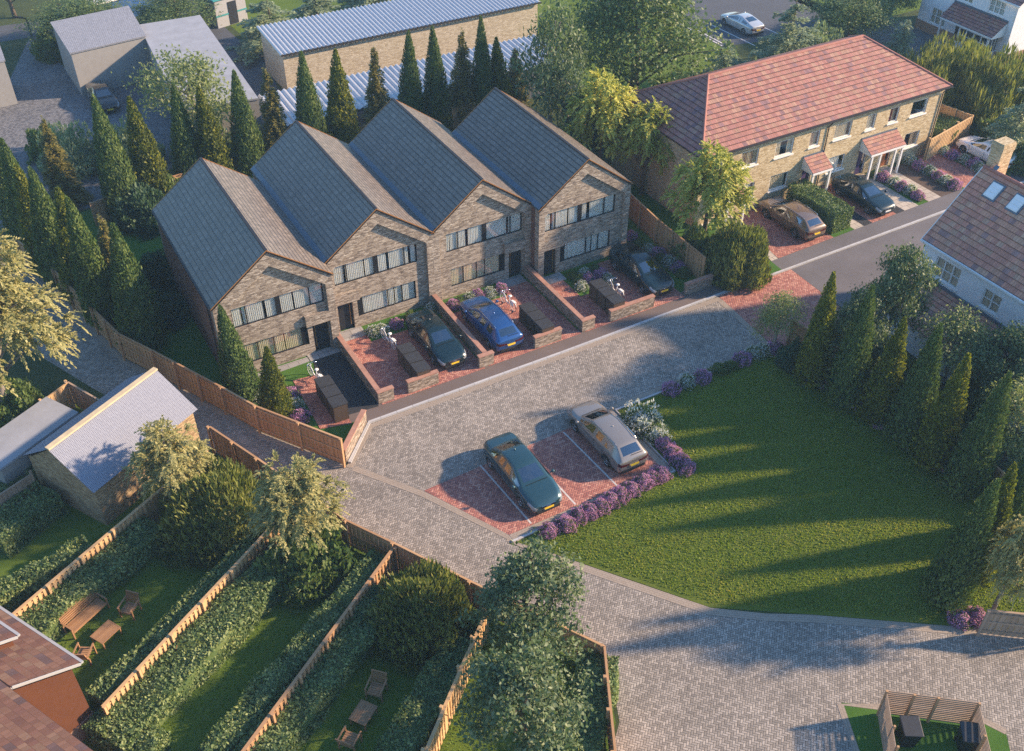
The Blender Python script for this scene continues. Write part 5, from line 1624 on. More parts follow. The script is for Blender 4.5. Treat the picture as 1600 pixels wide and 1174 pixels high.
def crown(name, Rr, z0, z1, mat, seed, K, per, rc, L, W, hang=0.0, fill=.5, open_=0.0):
    """broadleaf crown: leaf clumps through an uneven ellipsoid; also returns clump centres for the limbs"""
    rg = np.random.default_rng(seed)
    zc, hz = (z0 + z1) / 2, (z1 - z0) / 2
    lob = rnd3(rg, 5)
    cs = []
    while len(cs) < K:
        d = rnd3(rg, 1)[0]
        if d[2] < -.75: continue
        s = (fill + (1 - fill) * rg.random()) * (1 + .22 * max(0, float(np.max(lob @ d)) - .75) * 4 - .14)
        c = np.array([d[0] * Rr * s, d[1] * Rr * s, zc + d[2] * hz * s])
        c[:2] *= 1 - .5 * max(0, (c[2] - zc) / hz)
        c[:2] *= rg.uniform(.78, 1.28)
        cs.append(c)
    cs = np.array(cs)
    Ps, Ns, Ds = [], [], []
    for c in cs:
        m = int(per * rg.uniform(.6, 1.3))
        g = rg.normal(size=(m, 3)) * np.array([1, 1, .62]) * rc * .55
        out = c - np.array([0, 0, zc - hz * .3])
        out = out / np.linalg.norm(out)
        g[:, 2] -= hang * np.linalg.norm(g[:, :2], axis=1)
        p = c + g
        Ps.append(p)
        Ns.append(out * .55 + np.array([0, 0, .6]) + rnd3(rg, m) * .8)
        Ds.append(rnd3(rg, m) + nrm(g) * .6 + np.array([0, 0, -hang]))
    P, N, D = map(np.concatenate, (Ps, Ns, Ds))
    sz = rg.uniform(.6, 1.35, len(P))
    return np_mesh(name, leaf_quads(P, D, N, L * sz, W * sz), 4, M[mat]), cs


def feather(name, Rr, z0, z1, mat, seed, K, S, m, ln, L, W, fill=.5, droop=.5):
    """crown of arching feathery sprays: leaflets set along drooping twigs"""
    rg = np.random.default_rng(seed)
    zc, hz = (z0 + z1) / 2, (z1 - z0) / 2
    cs, Ps, Ds, Ns = [], [], [], []
    while len(cs) < K:
        d = rnd3(rg, 1)[0]
        if d[2] < -.6: continue
        s = fill + (1 - fill) * rg.random()
        c = np.array([d[0] * Rr * s, d[1] * Rr * s, zc + d[2] * hz * s])
        c[:2] *= (1 - .35 * max(0, (c[2] - zc) / hz)) * rg.uniform(.8, 1.15)
        cs.append(c)
        o = np.array([d[0], d[1], .25])
        for _ in range(S):
            v = nrm((o * .9 + rnd3(rg, 1)[0] * .75)[None])[0]
            sd = nrm(np.cross(v, [0, 0, 1.])[None])[0]
            l = ln * rg.uniform(.6, 1.25)
            t = rg.random(m)
            sg = np.where(rg.random(m) < .5, -1., 1.)
            w = .17 * ln * (1.1 - t)
            p = c + v * (t * l)[:, None] + sd * (sg * w * rg.random(m))[:, None]
            p[:, 2] -= droop * l * t ** 2
            Ps.append(p)
            Ds.append(v * .8 + sd * (sg * .6)[:, None] + np.array([0, 0, -.5 * droop]) + rnd3(rg, m) * .2)
            Ns.append(np.array([0, 0, 1.]) + v * .4 + rnd3(rg, m) * .5)
    P, D, N = map(np.concatenate, (Ps, Ds, Ns))
    sz = rg.uniform(.7, 1.3, len(P))
    return np_mesh(name, leaf_quads(P, D, N, L * sz, W * sz), 4, M[mat]), np.array(cs)


def dome(name, Rr, h, mat, seed, n, L, W, up=.8, lump=.18, fill=.35):
    """shrub: sprays over a lumpy dome"""
    rg = np.random.default_rng(seed)
    d = rnd3(rg, n)
    d[:, 2] = np.abs(d[:, 2]) * 1.1 - .12
    d = nrm(d)
    ph = rg.random((7, 3)) * 6
    k = rg.normal(size=(7, 3)) * 3.2
    b = sum(np.sin(d @ k[i] * 1.6 + ph[i, 0]) for i in range(7)) / 2.6
    s = (1 + lump * b) * (1 - fill * rg.random(n) ** 2)
    P = d * s[:, None] * np.array([Rr, Rr, h])
    P[:, 2] = np.maximum(P[:, 2], .04) + .04
    N = d * .7 + rnd3(rg, n) * .75
    D = d * .5 + np.array([0, 0, up]) + rnd3(rg, n) * .6
    sz = rg.uniform(.6, 1.35, n)
    q = leaf_quads(P, D, N, L * sz, W * sz)
    core = lathe_quads([(Rr * .62 * math.cos(x), .02 + h * .70 * math.sin(x)) for x in np.linspace(0, 1.5, 7)], 12)
    return np_mesh(name, np.concatenate([q, core]), 4, M[mat])


def trunk_mesh(h, r, cs, zfork, mat, seed, wig=.12):
    rg = random.Random(seed)
    mb = MB()
    pts = [(rg.uniform(-wig, wig) * (k > 0), rg.uniform(-wig, wig) * (k > 0), h * k / 5) for k in range(6)]
    mb.tube(pts, [r * 1.25, r, r * .85, r * .65, r * .42, r * .12], 9)
    P = [Vector(p) for p in pts]
    for c in cs:
        c = Vector(c)
        f = max(zfork, c.z - (abs(c.x) + abs(c.y)) * .55) / h * 5
        k = min(4, int(f))
        b = P[k].lerp(P[k + 1], min(1, f - k))
        m = b.lerp(c, .5) + Vector((0, 0, (c - b).length * .10)) + Vector((rg.uniform(-.1, .1),) * 3)
        mb.tube([b, m, c], [r * .30, r * .17, r * .05], 6)
    me = mb.build('trunk', M[mat], None, smooth=True)
    return me


def tree_proto(kind, seed, bark='bark'):
    """returns (h, R, [(part name, mesh)])"""
    if kind == 'cypress':
        return 6.5, 1.12, [('crown', spire('cypress_crown', 6.5, 1.10, 6500, .24, .10, .16, 'lf_cyp', seed)), ('trunk', None)]
    if kind == 'thuja':
        return 6.5, 1.15, [('crown', spire('thuja_crown', 6.5, 1.15, 5200, .24, .14, .28, 'lf_thu', seed, .6)), ('trunk', None)]
    if kind == 'conifer':
        return 6.5, 1.5, [('crown', tiers('conifer_crown', 6.5, 1.45, 'lf_yew', seed, 19, 17, .25, .21, .09, 78, .45)), ('trunk', None)]
    if kind == 'cedar':
        return 7.0, 3.4, [('crown', tiers('cedar_crown', 7.0, 3.4, 'lf_deo', seed, 10, 13, .22, .26, .11, 52, .35, .8)), ('trunk', None)]
    if kind in ('gold', 'straw', 'plume'):
        a = {'gold': ('lf_gold', 190, 7, 26, .75, .17, .08, .22, .35), 'straw': ('lf_straw', 190, 7, 28, .75, .15, .065, .22, .5), 'plume': ('lf_straw', 320, 8, 34, .62, .11, .046, .2, .45)}[kind]
        me, cs = feather(kind + '_crown', 2.3, .9 if kind == 'plume' else 1.5, 6.0, a[0], seed, *a[1:])
        return 6.0, 2.6, [('crown', me), ('trunk', cs)]
    spec = {
        'grey': (2.5, 1.2, 6.0, 'lf_grey', 105, 105, .50, .19, .095, .12, .42),
        'pale': (2.5, 1.4, 6.0, 'lf_pale', 44, 130, .80, .19, .09, .20, .50),
        'eucalypt': (2.5, 1.2, 6.0, 'lf_grey', 38, 120, .72, .24, .085, .30, .40),
        'oak': (2.5, 1.0, 6.0, 'lf_bush', 120, 130, .60, .13, .075, .12, .50),
    }[kind]
    Rr, z0, z1, mt, K, per, rc, L, W, hang, fill = spec
    me, cs = crown(kind + '_crown', Rr, z0, z1, mt, seed, K, per, rc, L, W, hang, fill)
    return 6.0, 2.6, [('crown', me), ('trunk', cs)]


PROTO = {}


def proto(kind, v, bark='bark'):
    key = (kind, v)
    if key not in PROTO:
        h, Rr, parts = tree_proto(kind, 100 + v * 7 + len(kind), bark)
        out = []
        for nm, me in parts:
            if nm == 'trunk':
                cs = me if me is not None else []
                o = trunk_mesh(h * (.96 if len(cs) == 0 else .80), .12 if len(cs) == 0 else .16, cs[::(5 if len(cs) > 100 else 3)] if len(cs) else [], h * .22, 'palebark' if kind in ('eucalypt', 'straw', 'pale', 'plume') else 'bark', v)
                me = o.data
                bpy.data.objects.remove(o)
            out.append((nm, me))
        PROTO[key] = (h, Rr, out)
    return PROTO[key]


_rt = random.Random(5)


def plant(kind, name, cat, label, xyh, r=None, v=0, group=None, z=0.0):
    x, y, h = xyh
    H, Rr, parts = proto(kind, v)
    t = thing(name, label, cat, (x, y, z), _rt.uniform(0, 6.28), group)
    sr = (r / Rr) if r else h / H
    t.scale = (sr * _rt.uniform(.93, 1.07), sr * _rt.uniform(.93, 1.07), h / H)
    t.rotation_euler.x, t.rotation_euler.y = _rt.gauss(0, .018), _rt.gauss(0, .018)
    for nm, me in parts: mesh_obj(nm, me, t)
    return t


ORD = ['first', 'second', 'third', 'fourth', 'fifth', 'sixth', 'seventh', 'eighth', 'ninth', 'tenth', 'eleventh', 'twelfth', 'thirteenth', 'fourteenth', 'fifteenth', 'sixteenth']
KN = {'cypress': ('cypress', 'slim dark green cypress'), 'thuja': ('thuja', 'yellow green thuja'), 'conifer': ('conifer', 'feathery olive conifer')}


def spire_row(rows, where, group):
    for i, (kind, xyh, r) in enumerate(rows):
        nm, look = KN[kind]
        plant(kind, nm, 'tree', '%s, %s from the left %s' % (look, ORD[i], where), xyh, r, i % 2, group)


spire_row([('cypress', (7.35, 64.85, 8.64), 1.2), ('thuja', (9.52, 65.56, 7.88), 1.3), ('cypress', (12.28, 66.50, 7.71), 1.15), ('thuja', (14.08, 66.00, 7.46), 1.2), ('cypress', (16.48, 66.00, 8.01), 1.15),
           ('conifer', (18.61, 66.50, 7.56), 1.6), ('cypress', (21.19, 66.00, 8.34), 1.15), ('thuja', (23.45, 66.00, 7.84), 1.15), ('conifer', (26.62, 66.50, 7.54), 1.55), ('cypress', (29.03, 66.00, 8.27), 1.1),
           ('cypress', (31.20, 66.00, 8.18), 1.1), ('conifer', (33.61, 66.30, 7.39), 1.6), ('cypress', (35.17, 66.00, 8.10), 1.05), ('thuja', (36.61, 66.00, 6.34), 1.1), ('conifer', (38.22, 66.50, 5.01), 1.4)],
          'in the row behind the slate roofs', 'row of slim conifers behind the brick houses')
spire_row([('cypress', (1.05, 65.91, 7.52), 1.15), ('cypress', (1.45, 63.65, 7.80), 1.15), ('thuja', (1.85, 60.39, 7.42), 1.2), ('conifer', (4.26, 68.53, 6.42), 1.5), ('cypress', (2.16, 58.45, 8.08), 1.15),
           ('thuja', (2.96, 56.15, 7.64), 1.2), ('cypress', (3.50, 53.27, 8.58), 1.2), ('conifer', (4.45, 53.38, 7.08), 1.4), ('cypress', (4.77, 50.12, 8.10), 1.25)],
          'in the row along the left lane fence', 'row of slim conifers along the left lane')
spire_row([('cypress', (8.23, 42.94, 6.02), .95), ('thuja', (9.19, 40.64, 4.62), .78)], 'in front of the first brick house', 'two spires in front of the first house')
spire_row([('thuja', (35.29, 29.06, 7.24), 0.89), ('cypress', (35.64, 26.93, 7.58), 0.95), ('thuja', (36.14, 25.19, 6.70), 0.89), ('cypress', (36.19, 23.10, 7.46), 1.01), ('thuja', (36.07, 21.37, 7.24), 0.93),
           ('cypress', (36.08, 19.24, 7.44), 1.01), ('cypress', (35.30, 16.41, 6.24), 0.85), ('cypress', (30.25, 15.15, 7.46), 0.99), ('thuja', (32.26, 15.30, 7.06), 0.81)],
          'in the row right of the lawn', 'row of slim conifers beside the lawn')

TREES = [
    ('grey', 'broadleaf_tree', 'large grey green tree in the corner garden, its top overlapping the paved lane', (12.81, 21.35, 6.88), 2.35, 0),
    ('grey', 'broadleaf_tree', 'large grey green tree cut off by the bottom edge of the photo', (10.52, 17.31, 7.52), 2.3, 1),
    ('straw', 'golden_tree', 'golden feathery tree leaning over the tiled roof of the brick garage', (3.07, 36.45, 5.32), 2.1, 0),
    ('straw', 'golden_tree', 'golden feathery tree over the lane fence, above the three hedged gardens', (6.92, 30.49, 6.46), 2.15, 1),
    ('plume', 'golden_tree', 'big straw coloured tree at the left edge beside the lane', (-2.79, 47.27, 12.28), 4.3, 0),
    ('pale', 'broadleaf_tree', 'pale open crowned tree in front of the flat roofed building', (14.10, 70.13, 8.70), 3.6, 0),
    ('oak', 'broadleaf_tree', 'dense tree at the top left behind the tall grey rendered block', (11.06, 96.86, 4.08), 5.0, 0),
    ('oak', 'broadleaf_tree', 'dense tree at the top behind the flat roofed building', (19.48, 95.22, 3.70), 4.4, 1),
    ('oak', 'broadleaf_tree', 'tree with a bare trunk in the top left corner', (6.95, 106.24, 6.16), 3.0, 0),
    ('cedar', 'cedar_tree', 'blue green cedar at the top left of the warehouse roof', (25.51, 87.07, 5.14), 4.8, 0),
    ('cedar', 'cedar_tree', 'blue green cedar behind the middle of the warehouse', (30.31, 88.25, 4.22), 4.6, 1),
    ('cedar', 'cedar_tree', 'blue green cedar behind the right of the warehouse', (37.13, 90.76, 4.66), 4.6, 0),
    ('eucalypt', 'broadleaf_tree', 'tall thin leaved grey tree at the right end of the warehouse', (36.90, 58.97, 12.22), 3.3, 0),
    ('eucalypt', 'broadleaf_tree', 'grey leaved tree between the warehouse end and the golden trees', (36.25, 55.96, 9.02), 2.6, 1),
    ('oak', 'broadleaf_tree', 'biggest tree, wide and dark green with pale bare limbs, left of the far car park', (44.90, 59.93, 12.76), 6.2, 0),
    ('gold', 'golden_tree', 'golden tree right behind the roof of the last brick house', (37.44, 53.14, 8.12), 2.9, 0),
    ('gold', 'golden_tree', 'golden tree on a thin trunk beside the purple hip of the red roof', (39.04, 50.17, 6.90), 2.3, 1),
    ('gold', 'golden_tree', 'golden tree covering the left corner of the yellow brick terrace', (38.16, 42.27, 7.56), 2.6, 0),
    ('cedar', 'cedar_tree', 'large pale cedar standing behind the ridge of the red terrace roof', (61.58, 60.92, 7.02), 3.9, 0),
    ('cedar', 'cedar_tree', 'small pale cedar behind the hip of the red terrace roof', (55.79, 62.26, 3.68), 2.6, 1),
    ('cedar', 'cedar_tree', 'pale cedar left of the paved forecourt of the far white house', (71.74, 58.28, 3.76), 2.4, 1),
    ('cedar', 'cedar_tree', 'pale cedar at the right edge above the white car', (65.75, 41.53, 6.40), 3.2, 0),
    ('oak', 'broadleaf_tree', 'dark tree on the lawn left of the far white house', (71.85, 64.00, 4.68), 4.4, 1),
    ('oak', 'broadleaf_tree', 'dark tree at the top beside the far white house wall', (77.76, 65.11, 5.30), 2.8, 0),
    ('grey', 'broadleaf_tree', 'grey green tree in front of the windows of the white rendered house', (40.18, 28.72, 8.10), 2.1, 1),
    ('grey', 'broadleaf_tree', 'low grey green tree between the first two spires by the lawn and the asphalt', (37.12, 28.53, 5.96), 1.9, 0),
    ('pale', 'broadleaf_tree', 'thin yellow green tree in front of the lean-to roof', (40.66, 24.98, 5.86), 2.0, 1),
    ('grey', 'broadleaf_tree', 'grey green tree at the right edge below the white rendered house', (41.52, 22.42, 6.34), 2.2, 0),
    ('pale', 'broadleaf_tree', 'pale tree at the right edge behind the sixth spire by the lawn', (38.60, 19.21, 5.82), 2.0, 0),
    ('pale', 'young_tree', 'young yellow green tree with a thin trunk at the corner of the red crossing', (35.40, 32.22, 4.18), 1.45, 1),
    ('straw', 'broadleaf_tree', 'pale cream leaved tree at the right edge above the short fence', (31.38, 13.49, 6.00), 1.5, 0),
]
for kd, nm, lb, xyh, r, v in TREES: plant(kd, nm, 'tree', lb, xyh, r, v)

# ------------------------------------------------------------------ shrubs
SH = {}


def shrub(kind, label, xy, r, h, name='shrub', group=None, cat='shrub', z=0.0):
    if kind not in SH:
        SH[kind] = {
            'olive': lambda: dome('shrub_foliage', 1, 1, 'lf_olive', 3, 7000, .15, .04, .75, .11),
            'olive2': lambda: dome('shrub_foliage', 1, 1, 'lf_olive', 13, 5200, .17, .035, 1.5, .24, .5),
            'dark': lambda: dome('shrub_foliage', 1, 1, 'lf_dark', 5, 3600, .15, .075, .5, .22),
            'green': lambda: dome('shrub_foliage', 1, 1, 'lf_bush', 7, 3000, .16, .08, .6, .22),
            'pale': lambda: dome('shrub_foliage', 1, 1, 'lf_deo', 9, 3000, .17, .08, .4, .30),
        }[kind]()
    t = thing(name, label, cat, (xy[0], xy[1], z), _rt.uniform(0, 6.28), group)
    t.scale = (r, r, h)
    mesh_obj('foliage', SH[kind], t)
    return t


for kd, lb, xy, r, h in [
    ('olive', 'large round willowy shrub between the hedges at the top of the garden with two chairs', (9.89, 24.83), 2.15, 3.0),
    ('olive', 'round willowy shrub below the golden tree by the brick garage', (4.14, 34.55), 2.45, 3.2),
    ('green', 'dark leaved shrub under the golden tree above the middle garden', (6.91, 30.07), 1.9, 2.3),
    ('olive', 'big rounded olive shrub beside the low shaded brick wall and the kerb', (38.32, 39.26), 2.15, 3.3),
    ('green', 'green shrub at the foot of the golden tree left of the red drive', (37.31, 41.90), 1.5, 1.9),
    ('olive2', 'tall twiggy olive shrub behind the right end of the red terrace roof', (67.25, 50.60), 3.4, 4.2),
    ('olive2', 'twiggy olive shrub below the bay window of the far white house', (69.76, 47.19), 3.3, 4.4),
    ('olive2', 'twiggy olive shrub between two others, beyond the pale fence enclosure', (70.77, 50.67), 3.0, 4.0),
    ('olive2', 'twiggy olive shrub at the right edge beyond the pale fence', (74.07, 46.75), 3.0, 4.0),
    ('green', 'low green shrub beside the white car, left of the chimney', (66.94, 43.54), 1.8, 1.6),
    ('green', 'low green shrub behind the chimney at the right edge', (65.52, 39.75), 2.0, 1.7),
    ('dark', 'dark rhododendron at the back left corner of the first brick house', (8.25, 63.03), 1.9, 2.4),
    ('dark', 'dark low shrub against the shaded side wall of the first brick house', (7.33, 56.00), 1.5, 1.9),
    ('dark', 'dark shrub beside the ninth spire of the left lane row', (6.50, 51.93), 1.4, 1.6),
    ('green', 'green shrub between the slate roof and the second spire', (10.38, 64.87), 1.3, 1.7),
    ('pale', 'pale leaved shrub left of the first tall spire, against the paved yard', (5.73, 73.20), 2.0, 2.6),
    ('pale', 'pale leaved shrub between the first and the second tall spire', (9.21, 71.56), 1.9, 2.6),
    ('pale', 'pale leaved shrub between the third and the fourth tall spire', (14.88, 70.83), 2.0, 2.4),
    ('green', 'rounded shrub left of the pale shrubs by the paved yard', (4.43, 76.16), 1.6, 2.0),
    ('green', 'small yellow green shrub left of the tall grey rendered block', (8.11, 94.61), 1.4, 2.0),
    ('dark', 'dark shrub below the biggest tree, left of the red roof hip', (41.87, 58.54), 2.4, 2.2),
    ('green', 'leafy shrub below the biggest tree, behind the purple roof hip', (46.85, 58.83), 2.5, 2.8),
    ('dark', 'dark shrub behind the last slate roof at the foot of the grey tree', (35.60, 55.78), 2.2, 2.4),
    ('dark', 'dark shrub at the end of the lawn behind the young yellow green tree', (35.45, 30.62), .95, 1.5),
    ('green', 'leafy shrub under the straw coloured tree at the left edge', (-2.52, 47.39), 1.7, 2.0),
    ('green', 'leafy shrub between the second and third spires by the lawn', (38.63, 28.62), 1.3, 1.9),
    ('green', 'leafy shrub between the third and fourth spires by the lawn', (38.67, 25.81), 1.4, 2.0),
    ('green', 'leafy shrub right of the fifth spire, below the lean-to', (41.28, 23.14), 1.6, 2.1),
    ('pale', 'silvery shrub at the right edge between the sixth and seventh spires', (38.36, 17.86), 1.2, 1.8),
    ('pale', 'pale shrub behind the far end of the terrace, beside the cedar', (65.68, 61.70), 1.9, 2.3),
]: shrub(kd, lb, xy, r, h, z=.05)

# --------------------------------------------------------- flowering bushes
FB = {}


def flower(kind, label, xy, s, group, z=0.0):
    if kind not in FB:
        n = {'purple': 1500, 'white': 620, 'green': 0, 'big': 700}[kind]
        a = dome('bush_foliage', .5, .55, 'lf_bush' if kind != 'green' else 'lf_bush', 31, 900, .11, .05, .7, .2)
        b = None
        if n:
            b = dome('bush_blossom', .53, .62, 'fl_purple' if kind == 'purple' else 'fl_white', 41 + n, n, .075, .045, .8, .16, .12)
        FB[kind] = (a, b)
    t = thing('flowering_bush' if kind != 'green' else 'green_bush', label, 'bush', (xy[0], xy[1], z), _rt.uniform(0, 6.28), group)
    t.scale = (s * _rt.uniform(.9, 1.1), s * _rt.uniform(.9, 1.1), s * _rt.uniform(.9, 1.1))
    mesh_obj('foliage', FB[kind][0], t)
    if FB[kind][1] is not None: mesh_obj('blossom', FB[kind][1], t)
    return t


LOOK = {'purple': 'purple flowering bush', 'white': 'white flowering bush', 'green': 'yellow green bush', 'big': 'tall white flowering shrub'}
BEDS = [
    ('in the lavender border along the parking bays', .92, .0, [('purple', p) for p in ((17.36, 26.83), (18.21, 26.75), (19.06, 26.92), (19.65, 26.90), (20.26, 26.89), (20.91, 26.99), (21.47, 27.01), (22.19, 27.09), (22.95, 27.20), (23.50, 27.24), (24.01, 27.25))]),
    ('in the cluster where bays meet lawn', .9, .0, [('purple', p) for p in ((25.41, 28.80), (25.36, 28.19), (25.34, 27.57), (25.37, 27.04))]),
    ('along the kerb above the lawn', .95, .0, [('purple', (28.26, 32.15)), ('white', (29.39, 32.25)), ('purple', (30.32, 32.16)), ('green', (31.55, 32.21)), ('green', (32.29, 32.18)), ('purple', (33.27, 32.34)), ('white', (34.23, 32.39)), ('white', (34.78, 32.34)), ('purple', (35.53, 32.18))]),
    ('at the feet of the spires along the lawn', .85, .0, [('purple', p) for p in ((35.76, 30.47), (35.82, 28.42), (36.14, 26.49), (36.11, 24.71), (36.41, 22.72), (36.47, 20.90))]),
    ('beside the short weathered fence', .92, .0, [('purple', (29.98, 13.91)), ('purple', (30.65, 13.65))]),
    ('in the bed beside the first house spires', .95, .065, [('white', (8.70, 42.52)), ('purple', (10.28, 41.86)), ('white', (10.16, 40.86)), ('purple', (10.16, 39.83))]),
    ('under the window of the second house', .85, .065, [('white', (16.40, 44.66)), ('white', (16.94, 44.63)), ('purple', (17.88, 44.66)), ('green', (18.88, 44.96)), ('white', (20.26, 45.05))]),
    ('under the window of the third house', .85, .065, [('purple', (21.52, 44.71)), ('green', (22.16, 44.87)), ('white', (22.75, 44.84)), ('purple', (23.34, 44.81)), ('white', (24.07, 44.70)), ('purple', (24.80, 44.75))]),
    ('behind the bins of the fourth house', .85, .065, [('green', (29.46, 43.93)), ('green', (29.50, 43.26)), ('white', (29.26, 42.61)), ('white', (30.15, 43.70)), ('purple', (30.09, 43.09)), ('green', (31.01, 43.78)), ('purple', (31.00, 43.05)), ('white', (31.04, 42.39))]),
    ('along the tall fence beside the black coupe', .95, .065, [('purple', (35.12, 45.81)), ('green', (35.07, 44.87)), ('white', (35.19, 43.85)), ('purple', (35.35, 43.16)), ('green', (35.18, 42.66)), ('white', (35.41, 42.03)), ('purple', (35.60, 41.35)), ('green', (35.49, 40.68))]),
    ('on the strip right of the teal coupe', .95, .01, [('green', (55.00, 44.08)), ('purple', (55.25, 43.40)), ('white', (55.41, 42.58)), ('purple', (55.33, 41.78)), ('white', (55.47, 41.20)), ('purple', (55.43, 40.40))]),
    ('on the strip beside the brown tarmac', .95, .01, [('white', (58.78, 44.24)), ('purple', (58.72, 43.39)), ('white', (58.89, 42.53)), ('purple', (58.83, 41.70)), ('white', (58.77, 40.99)), ('purple', (58.82, 40.23))]),
    ('on the grass strip beside the white coupe', .95, .01, [('white', (62.13, 44.17)), ('purple', (62.12, 43.38)), ('white', (62.31, 42.48)), ('purple', (62.42, 41.63)), ('white', (62.24, 41.07))]),
]
for where, s, z, items in BEDS:
    for i, (k, xy) in enumerate(items):
        flower(k, '%s, %s from the left %s' % (LOOK[k], ORD[i], where), xy, s, 'bushes ' + where, z)
flower('big', 'tall white flowering shrub on the lawn edge behind the bronze estate car', (25.29, 30.71), 2.0, None)
flower('big', 'lower white flowering shrub on the lawn beside the cluster of purple bushes', (25.47, 29.69), 1.4, None)


# ------------------------------------------------------------------- hedges
def hedge(label, a, b, w, h, mat='lf_hedge', dens=330, L=.15, W=.08, seed=1, taper=.85):
    a, b = Vector((*a, 0)), Vector((*b, 0))
    ln = (b - a).length
    d = (b - a) / ln
    t = thing('hedge', label, 'hedge', a, math.atan2(d.y, d.x))
    rg = np.random.default_rng(seed)
    per = w + 2 * h
    n = int(dens * (ln * per + 2 * w * h))
    u = rg.random(n) * per
    x = rg.random(n) * (ln + .3) - .15
    e = rg.random(n) < (2 * w * h) / (ln * per + 2 * w * h)
    k = rg.normal(size=(8, 2)) * 1.6
    bump = sum(np.sin(x * k[i, 0] * 1.5 + u * k[i, 1] * 2 + i) for i in range(8)) * .022
    P, N = np.zeros((n, 3)), np.zeros((n, 3))
    s1, s2 = u < h, u > h + w
    top = ~s1 & ~s2
    dp = (rg.random(n) ** 2) * .16
    P[:, 0] = x
    P[s1, 1], P[s1, 2] = -w / 2 - bump[s1] * 2 + dp[s1], u[s1]
    P[s2, 1], P[s2, 2] = w / 2 + bump[s2] * 2 - dp[s2], (u[s2] - h - w)
    P[top, 1], P[top, 2] = u[top] - h - w / 2, h + bump[top] * 1.5 - dp[top] * .8
    N[s1, 1], N[s2, 1], N[top, 2] = -1, 1, 1
    ends = np.where(e)[0]
    P[ends, 0] = np.where(rg.random(len(ends)) < .5, -.08, ln + .08)
    P[ends, 1], P[ends, 2] = (rg.random(len(ends)) - .5) * w, rg.random(len(ends)) * h
    ed = np.abs(P[:, 1]) / (w / 2)
    P[:, 2] -= np.where(top, np.maximum(0, ed - .75) * .35, 0)
    N = N + rnd3(rg, n) * .9 + np.array([0, 0, .35])
    D = rnd3(rg, n) + np.array([0, 0, .5])
    sz = rg.uniform(.6, 1.3, n)
    q = leaf_quads(P, D, N, L * sz, W * sz)
    mesh_obj('foliage', np_mesh('hedge_foliage', q, 4, M[mat]), t)
    MB().box(.05, -w / 2 + .14, 0, ln - .05, w / 2 - .14, h - .34).build('hedge_core', M['lf_hedge'], t)
    return t


for lb, a, b, w, h, sd in [
    ('narrow hedge on the upper side of the garden fence that runs down from the garage', (-1.37, 35.67), (-5.32, 34.66), .9, 1.3, 1),
    ('thick hedge behind the long garden bench', (1.46, 35.28), (-4.41, 32.19), 1.3, 1.35, 2),
    ('narrow hedge on the bench side of the garden fence beside the table set', (5.01, 31.97), (-2.66, 27.56), .95, 1.3, 3),
    ('thick hedge below the garden fence beside the table set, along the empty lawn', (5.40, 30.32), (-2.65, 25.49), 1.6, 1.35, 4),
    ('hedge between the empty lawn and the fence left of the two chairs', (9.63, 28.50), (0.47, 23.00), 1.05, 1.35, 5),
    ('thick hedge on the chairs side of the fence left of the two chairs', (9.01, 26.56), (1.57, 21.91), 1.5, 1.35, 6),
    ('hedge along the sunlit fence right of the two chairs', (10.75, 22.78), (6.18, 19.58), 1.35, 1.35, 7),
    ('hedge in the corner garden beside the fence at the lane bend', (15.08, 19.35), (12.08, 16.08), 1.6, 1.45, 8),
    ('dark hedge at the left edge above the red brown fence', (-2.29, 39.84), (-4.90, 38.37), 1.7, 1.3, 9),
    ('hedge at the left edge between the flat shed and the red brown fence', (-2.63, 41.98), (-4.95, 40.88), 1.1, 1.3, 12),
    ('hedge across the near end of the empty lawn at the bottom edge', (-2.85, 26.68), (-1.41, 24.34), 1.3, 1.2, 13),
]: hedge(lb, a, b, w, h * .93, seed=sd)
hedge('clipped hedge between the brown estate car and the black coupe with the teal bonnet', (47.75, 39.9), (47.65, 44.2), 1.6, 1.6, 'lf_hedge', 330, .14, .075, 10)
hedge('hedge inside the pale fence enclosure at the end of the terrace', (62.95, 45.54), (66.37, 46.96), 1.9, 1.2, 'lf_bush', 220, .16, .08, 11)


# ------------------------------------------------------------- grass blades
def grass(name, label, poly, dens, hgt, mat, seed, z=0.012):
    rg = np.random.default_rng(seed)
    xs, ys = [p[0] for p in poly], [p[1] for p in poly]
    n = int(dens * (max(xs) - min(xs)) * (max(ys) - min(ys)))
    X, Y = rg.uniform(min(xs), max(xs), n), rg.uniform(min(ys), max(ys), n)
    ins = np.zeros(n, bool)
    for i in range(len(poly)):
        (x0, y0), (x1, y1) = poly[i], poly[(i + 1) % len(poly)]
        if y0 == y1: continue
        c = ((y0 > Y) != (y1 > Y)) & (X < (x1 - x0) * (Y - y0) / (y1 - y0) + x0)
        ins ^= c
    X, Y = X[ins], Y[ins]
    m = len(X)
    a = rg.random(m) * 6.283
    h = hgt * rg.uniform(.5, 1.2, m)
    w = rg.uniform(.018, .034, m)
    tl = rg.uniform(.2, 1.0, m) * h
    b = rg.random(m) * 6.283
    B = np.stack([X, Y, np.full(m, z - .004)], 1)
    S = np.stack([np.cos(a) * w, np.sin(a) * w, np.zeros(m)], 1)
    Tp = B + np.stack([np.cos(b) * tl, np.sin(b) * tl, h], 1)
    q = np.stack([B - S, B + S, Tp], 1).reshape(-1, 3)
    o = mesh_obj(name, np_mesh(name, q, 3, M[mat]))
    tag(o, label, 'grass', None, 'stuff')
    return o


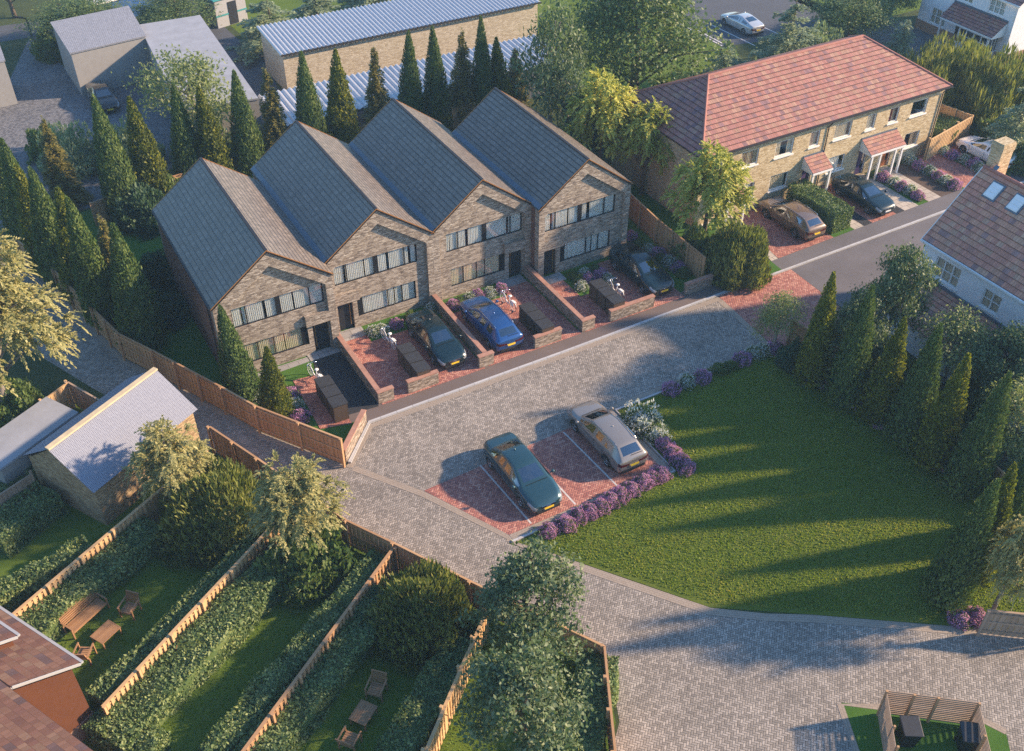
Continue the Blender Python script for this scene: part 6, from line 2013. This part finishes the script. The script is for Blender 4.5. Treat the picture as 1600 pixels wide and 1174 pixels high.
LI = [(24.98, 32.25), (24.98, 27.0), (15.95, 27.0), (17.2, 25.55), (19.55, 22.4), (21.35, 19.9), (24.8, 17.5), (30.5, 13.5), (37.1, 8.85), (41, 10), (37.0, 19.4), (36.3, 29.5), (35.5, 32.25)]
grass('lawn_grass', 'short mown grass of the large lawn', LI, 300, .095, 'blade', 3)
M['blade2'] = leafmat('garden_grass_blades', [(0, (.030, .062, .008)), (.5, (.055, .09, .012)), (1, (.10, .125, .02))], 0.35, k=2.6)
grass('garden_grass', 'short grass of the hedged gardens', [(8.8, 31.2), (12.4, 25.6), (15.4, 20.0), (14.2, 17.3), (11, 12), (4, 12), (-6, 24), (-6, 36), (-.8, 37.0), (4.9, 39.3), (6.3, 36.6)], 130, .075, 'blade2', 4, .006)

# ------------------------------------------------------- camera, light, haze
cam = bpy.data.cameras.new('camera')
co = link(bpy.data.objects.new('camera', cam))
cam.sensor_width = 36.0
cam.lens = 36.0 * 1605.764 / 1600.0
cam.clip_end = 2000
co.location = (0, 0, 36)
fwd = Vector((0.382054, 0.667202, -0.639434))
rgt = Vector((0.868688, -0.495356, 0.002163))
upv = rgt.cross(fwd)
Mc = Matrix((rgt, upv, -fwd)).transposed().to_4x4()
Mc.translation = (0, 0, 36)
co.matrix_world = Mc
SC.camera = co

AZ, EL = R(-19.5), R(24.5)
sun = bpy.data.lights.new('sun', 'SUN')
sun.energy = 5.0
sun.angle = R(2.0)
sun.color = (1.0, .74, .49)
so = link(bpy.data.objects.new('sun', sun))
sd = Vector((math.cos(AZ) * math.cos(EL), math.sin(AZ) * math.cos(EL), math.sin(EL)))
so.rotation_euler = sd.to_track_quat('Z', 'Y').to_euler()
so.location = (60, -10, 60)

w = bpy.data.worlds.new('World')
SC.world = w
w.use_nodes = True
nt = w.node_tree
nt.nodes.clear()
sk = nt.nodes.new('ShaderNodeTexSky')
sk.sky_type = 'NISHITA'
sk.sun_disc = False
sk.sun_elevation = EL
sk.sun_rotation = R(90) - AZ
sk.air_density = 1.5
sk.dust_density = 0.4
sk.ozone_density = 7.0
bg = nt.nodes.new('ShaderNodeBackground')
bg.inputs[1].default_value = 0.125
wo = nt.nodes.new('ShaderNodeOutputWorld')
nt.links.new(sk.outputs[0], bg.inputs[0])
nt.links.new(bg.outputs[0], wo.inputs[0])

HAZE = 0.0005
if HAZE:
    hz = MB().box(-200, -120, -1.2, 260, 260, 38)
    t = NT('haze')
    t.t.links.new(t.n('VolumePrincipled', {'Color': (.45, .72, 1.0, 1), 'Density': HAZE, 'Anisotropy': 0.0}), t.out.inputs[1])
    ho = hz.build('haze', t.m)
    tag(ho, kind='stuff')

SC.view_settings.view_transform = 'Standard'
SC.view_settings.look = 'None'
SC.view_settings.exposure = 1.2
SC.view_settings.gamma = 1.0
SC.render.engine = 'CYCLES'
SC.cycles.max_bounces = 6
SC.cycles.transparent_max_bounces = 12
SC.cycles.use_denoising = False
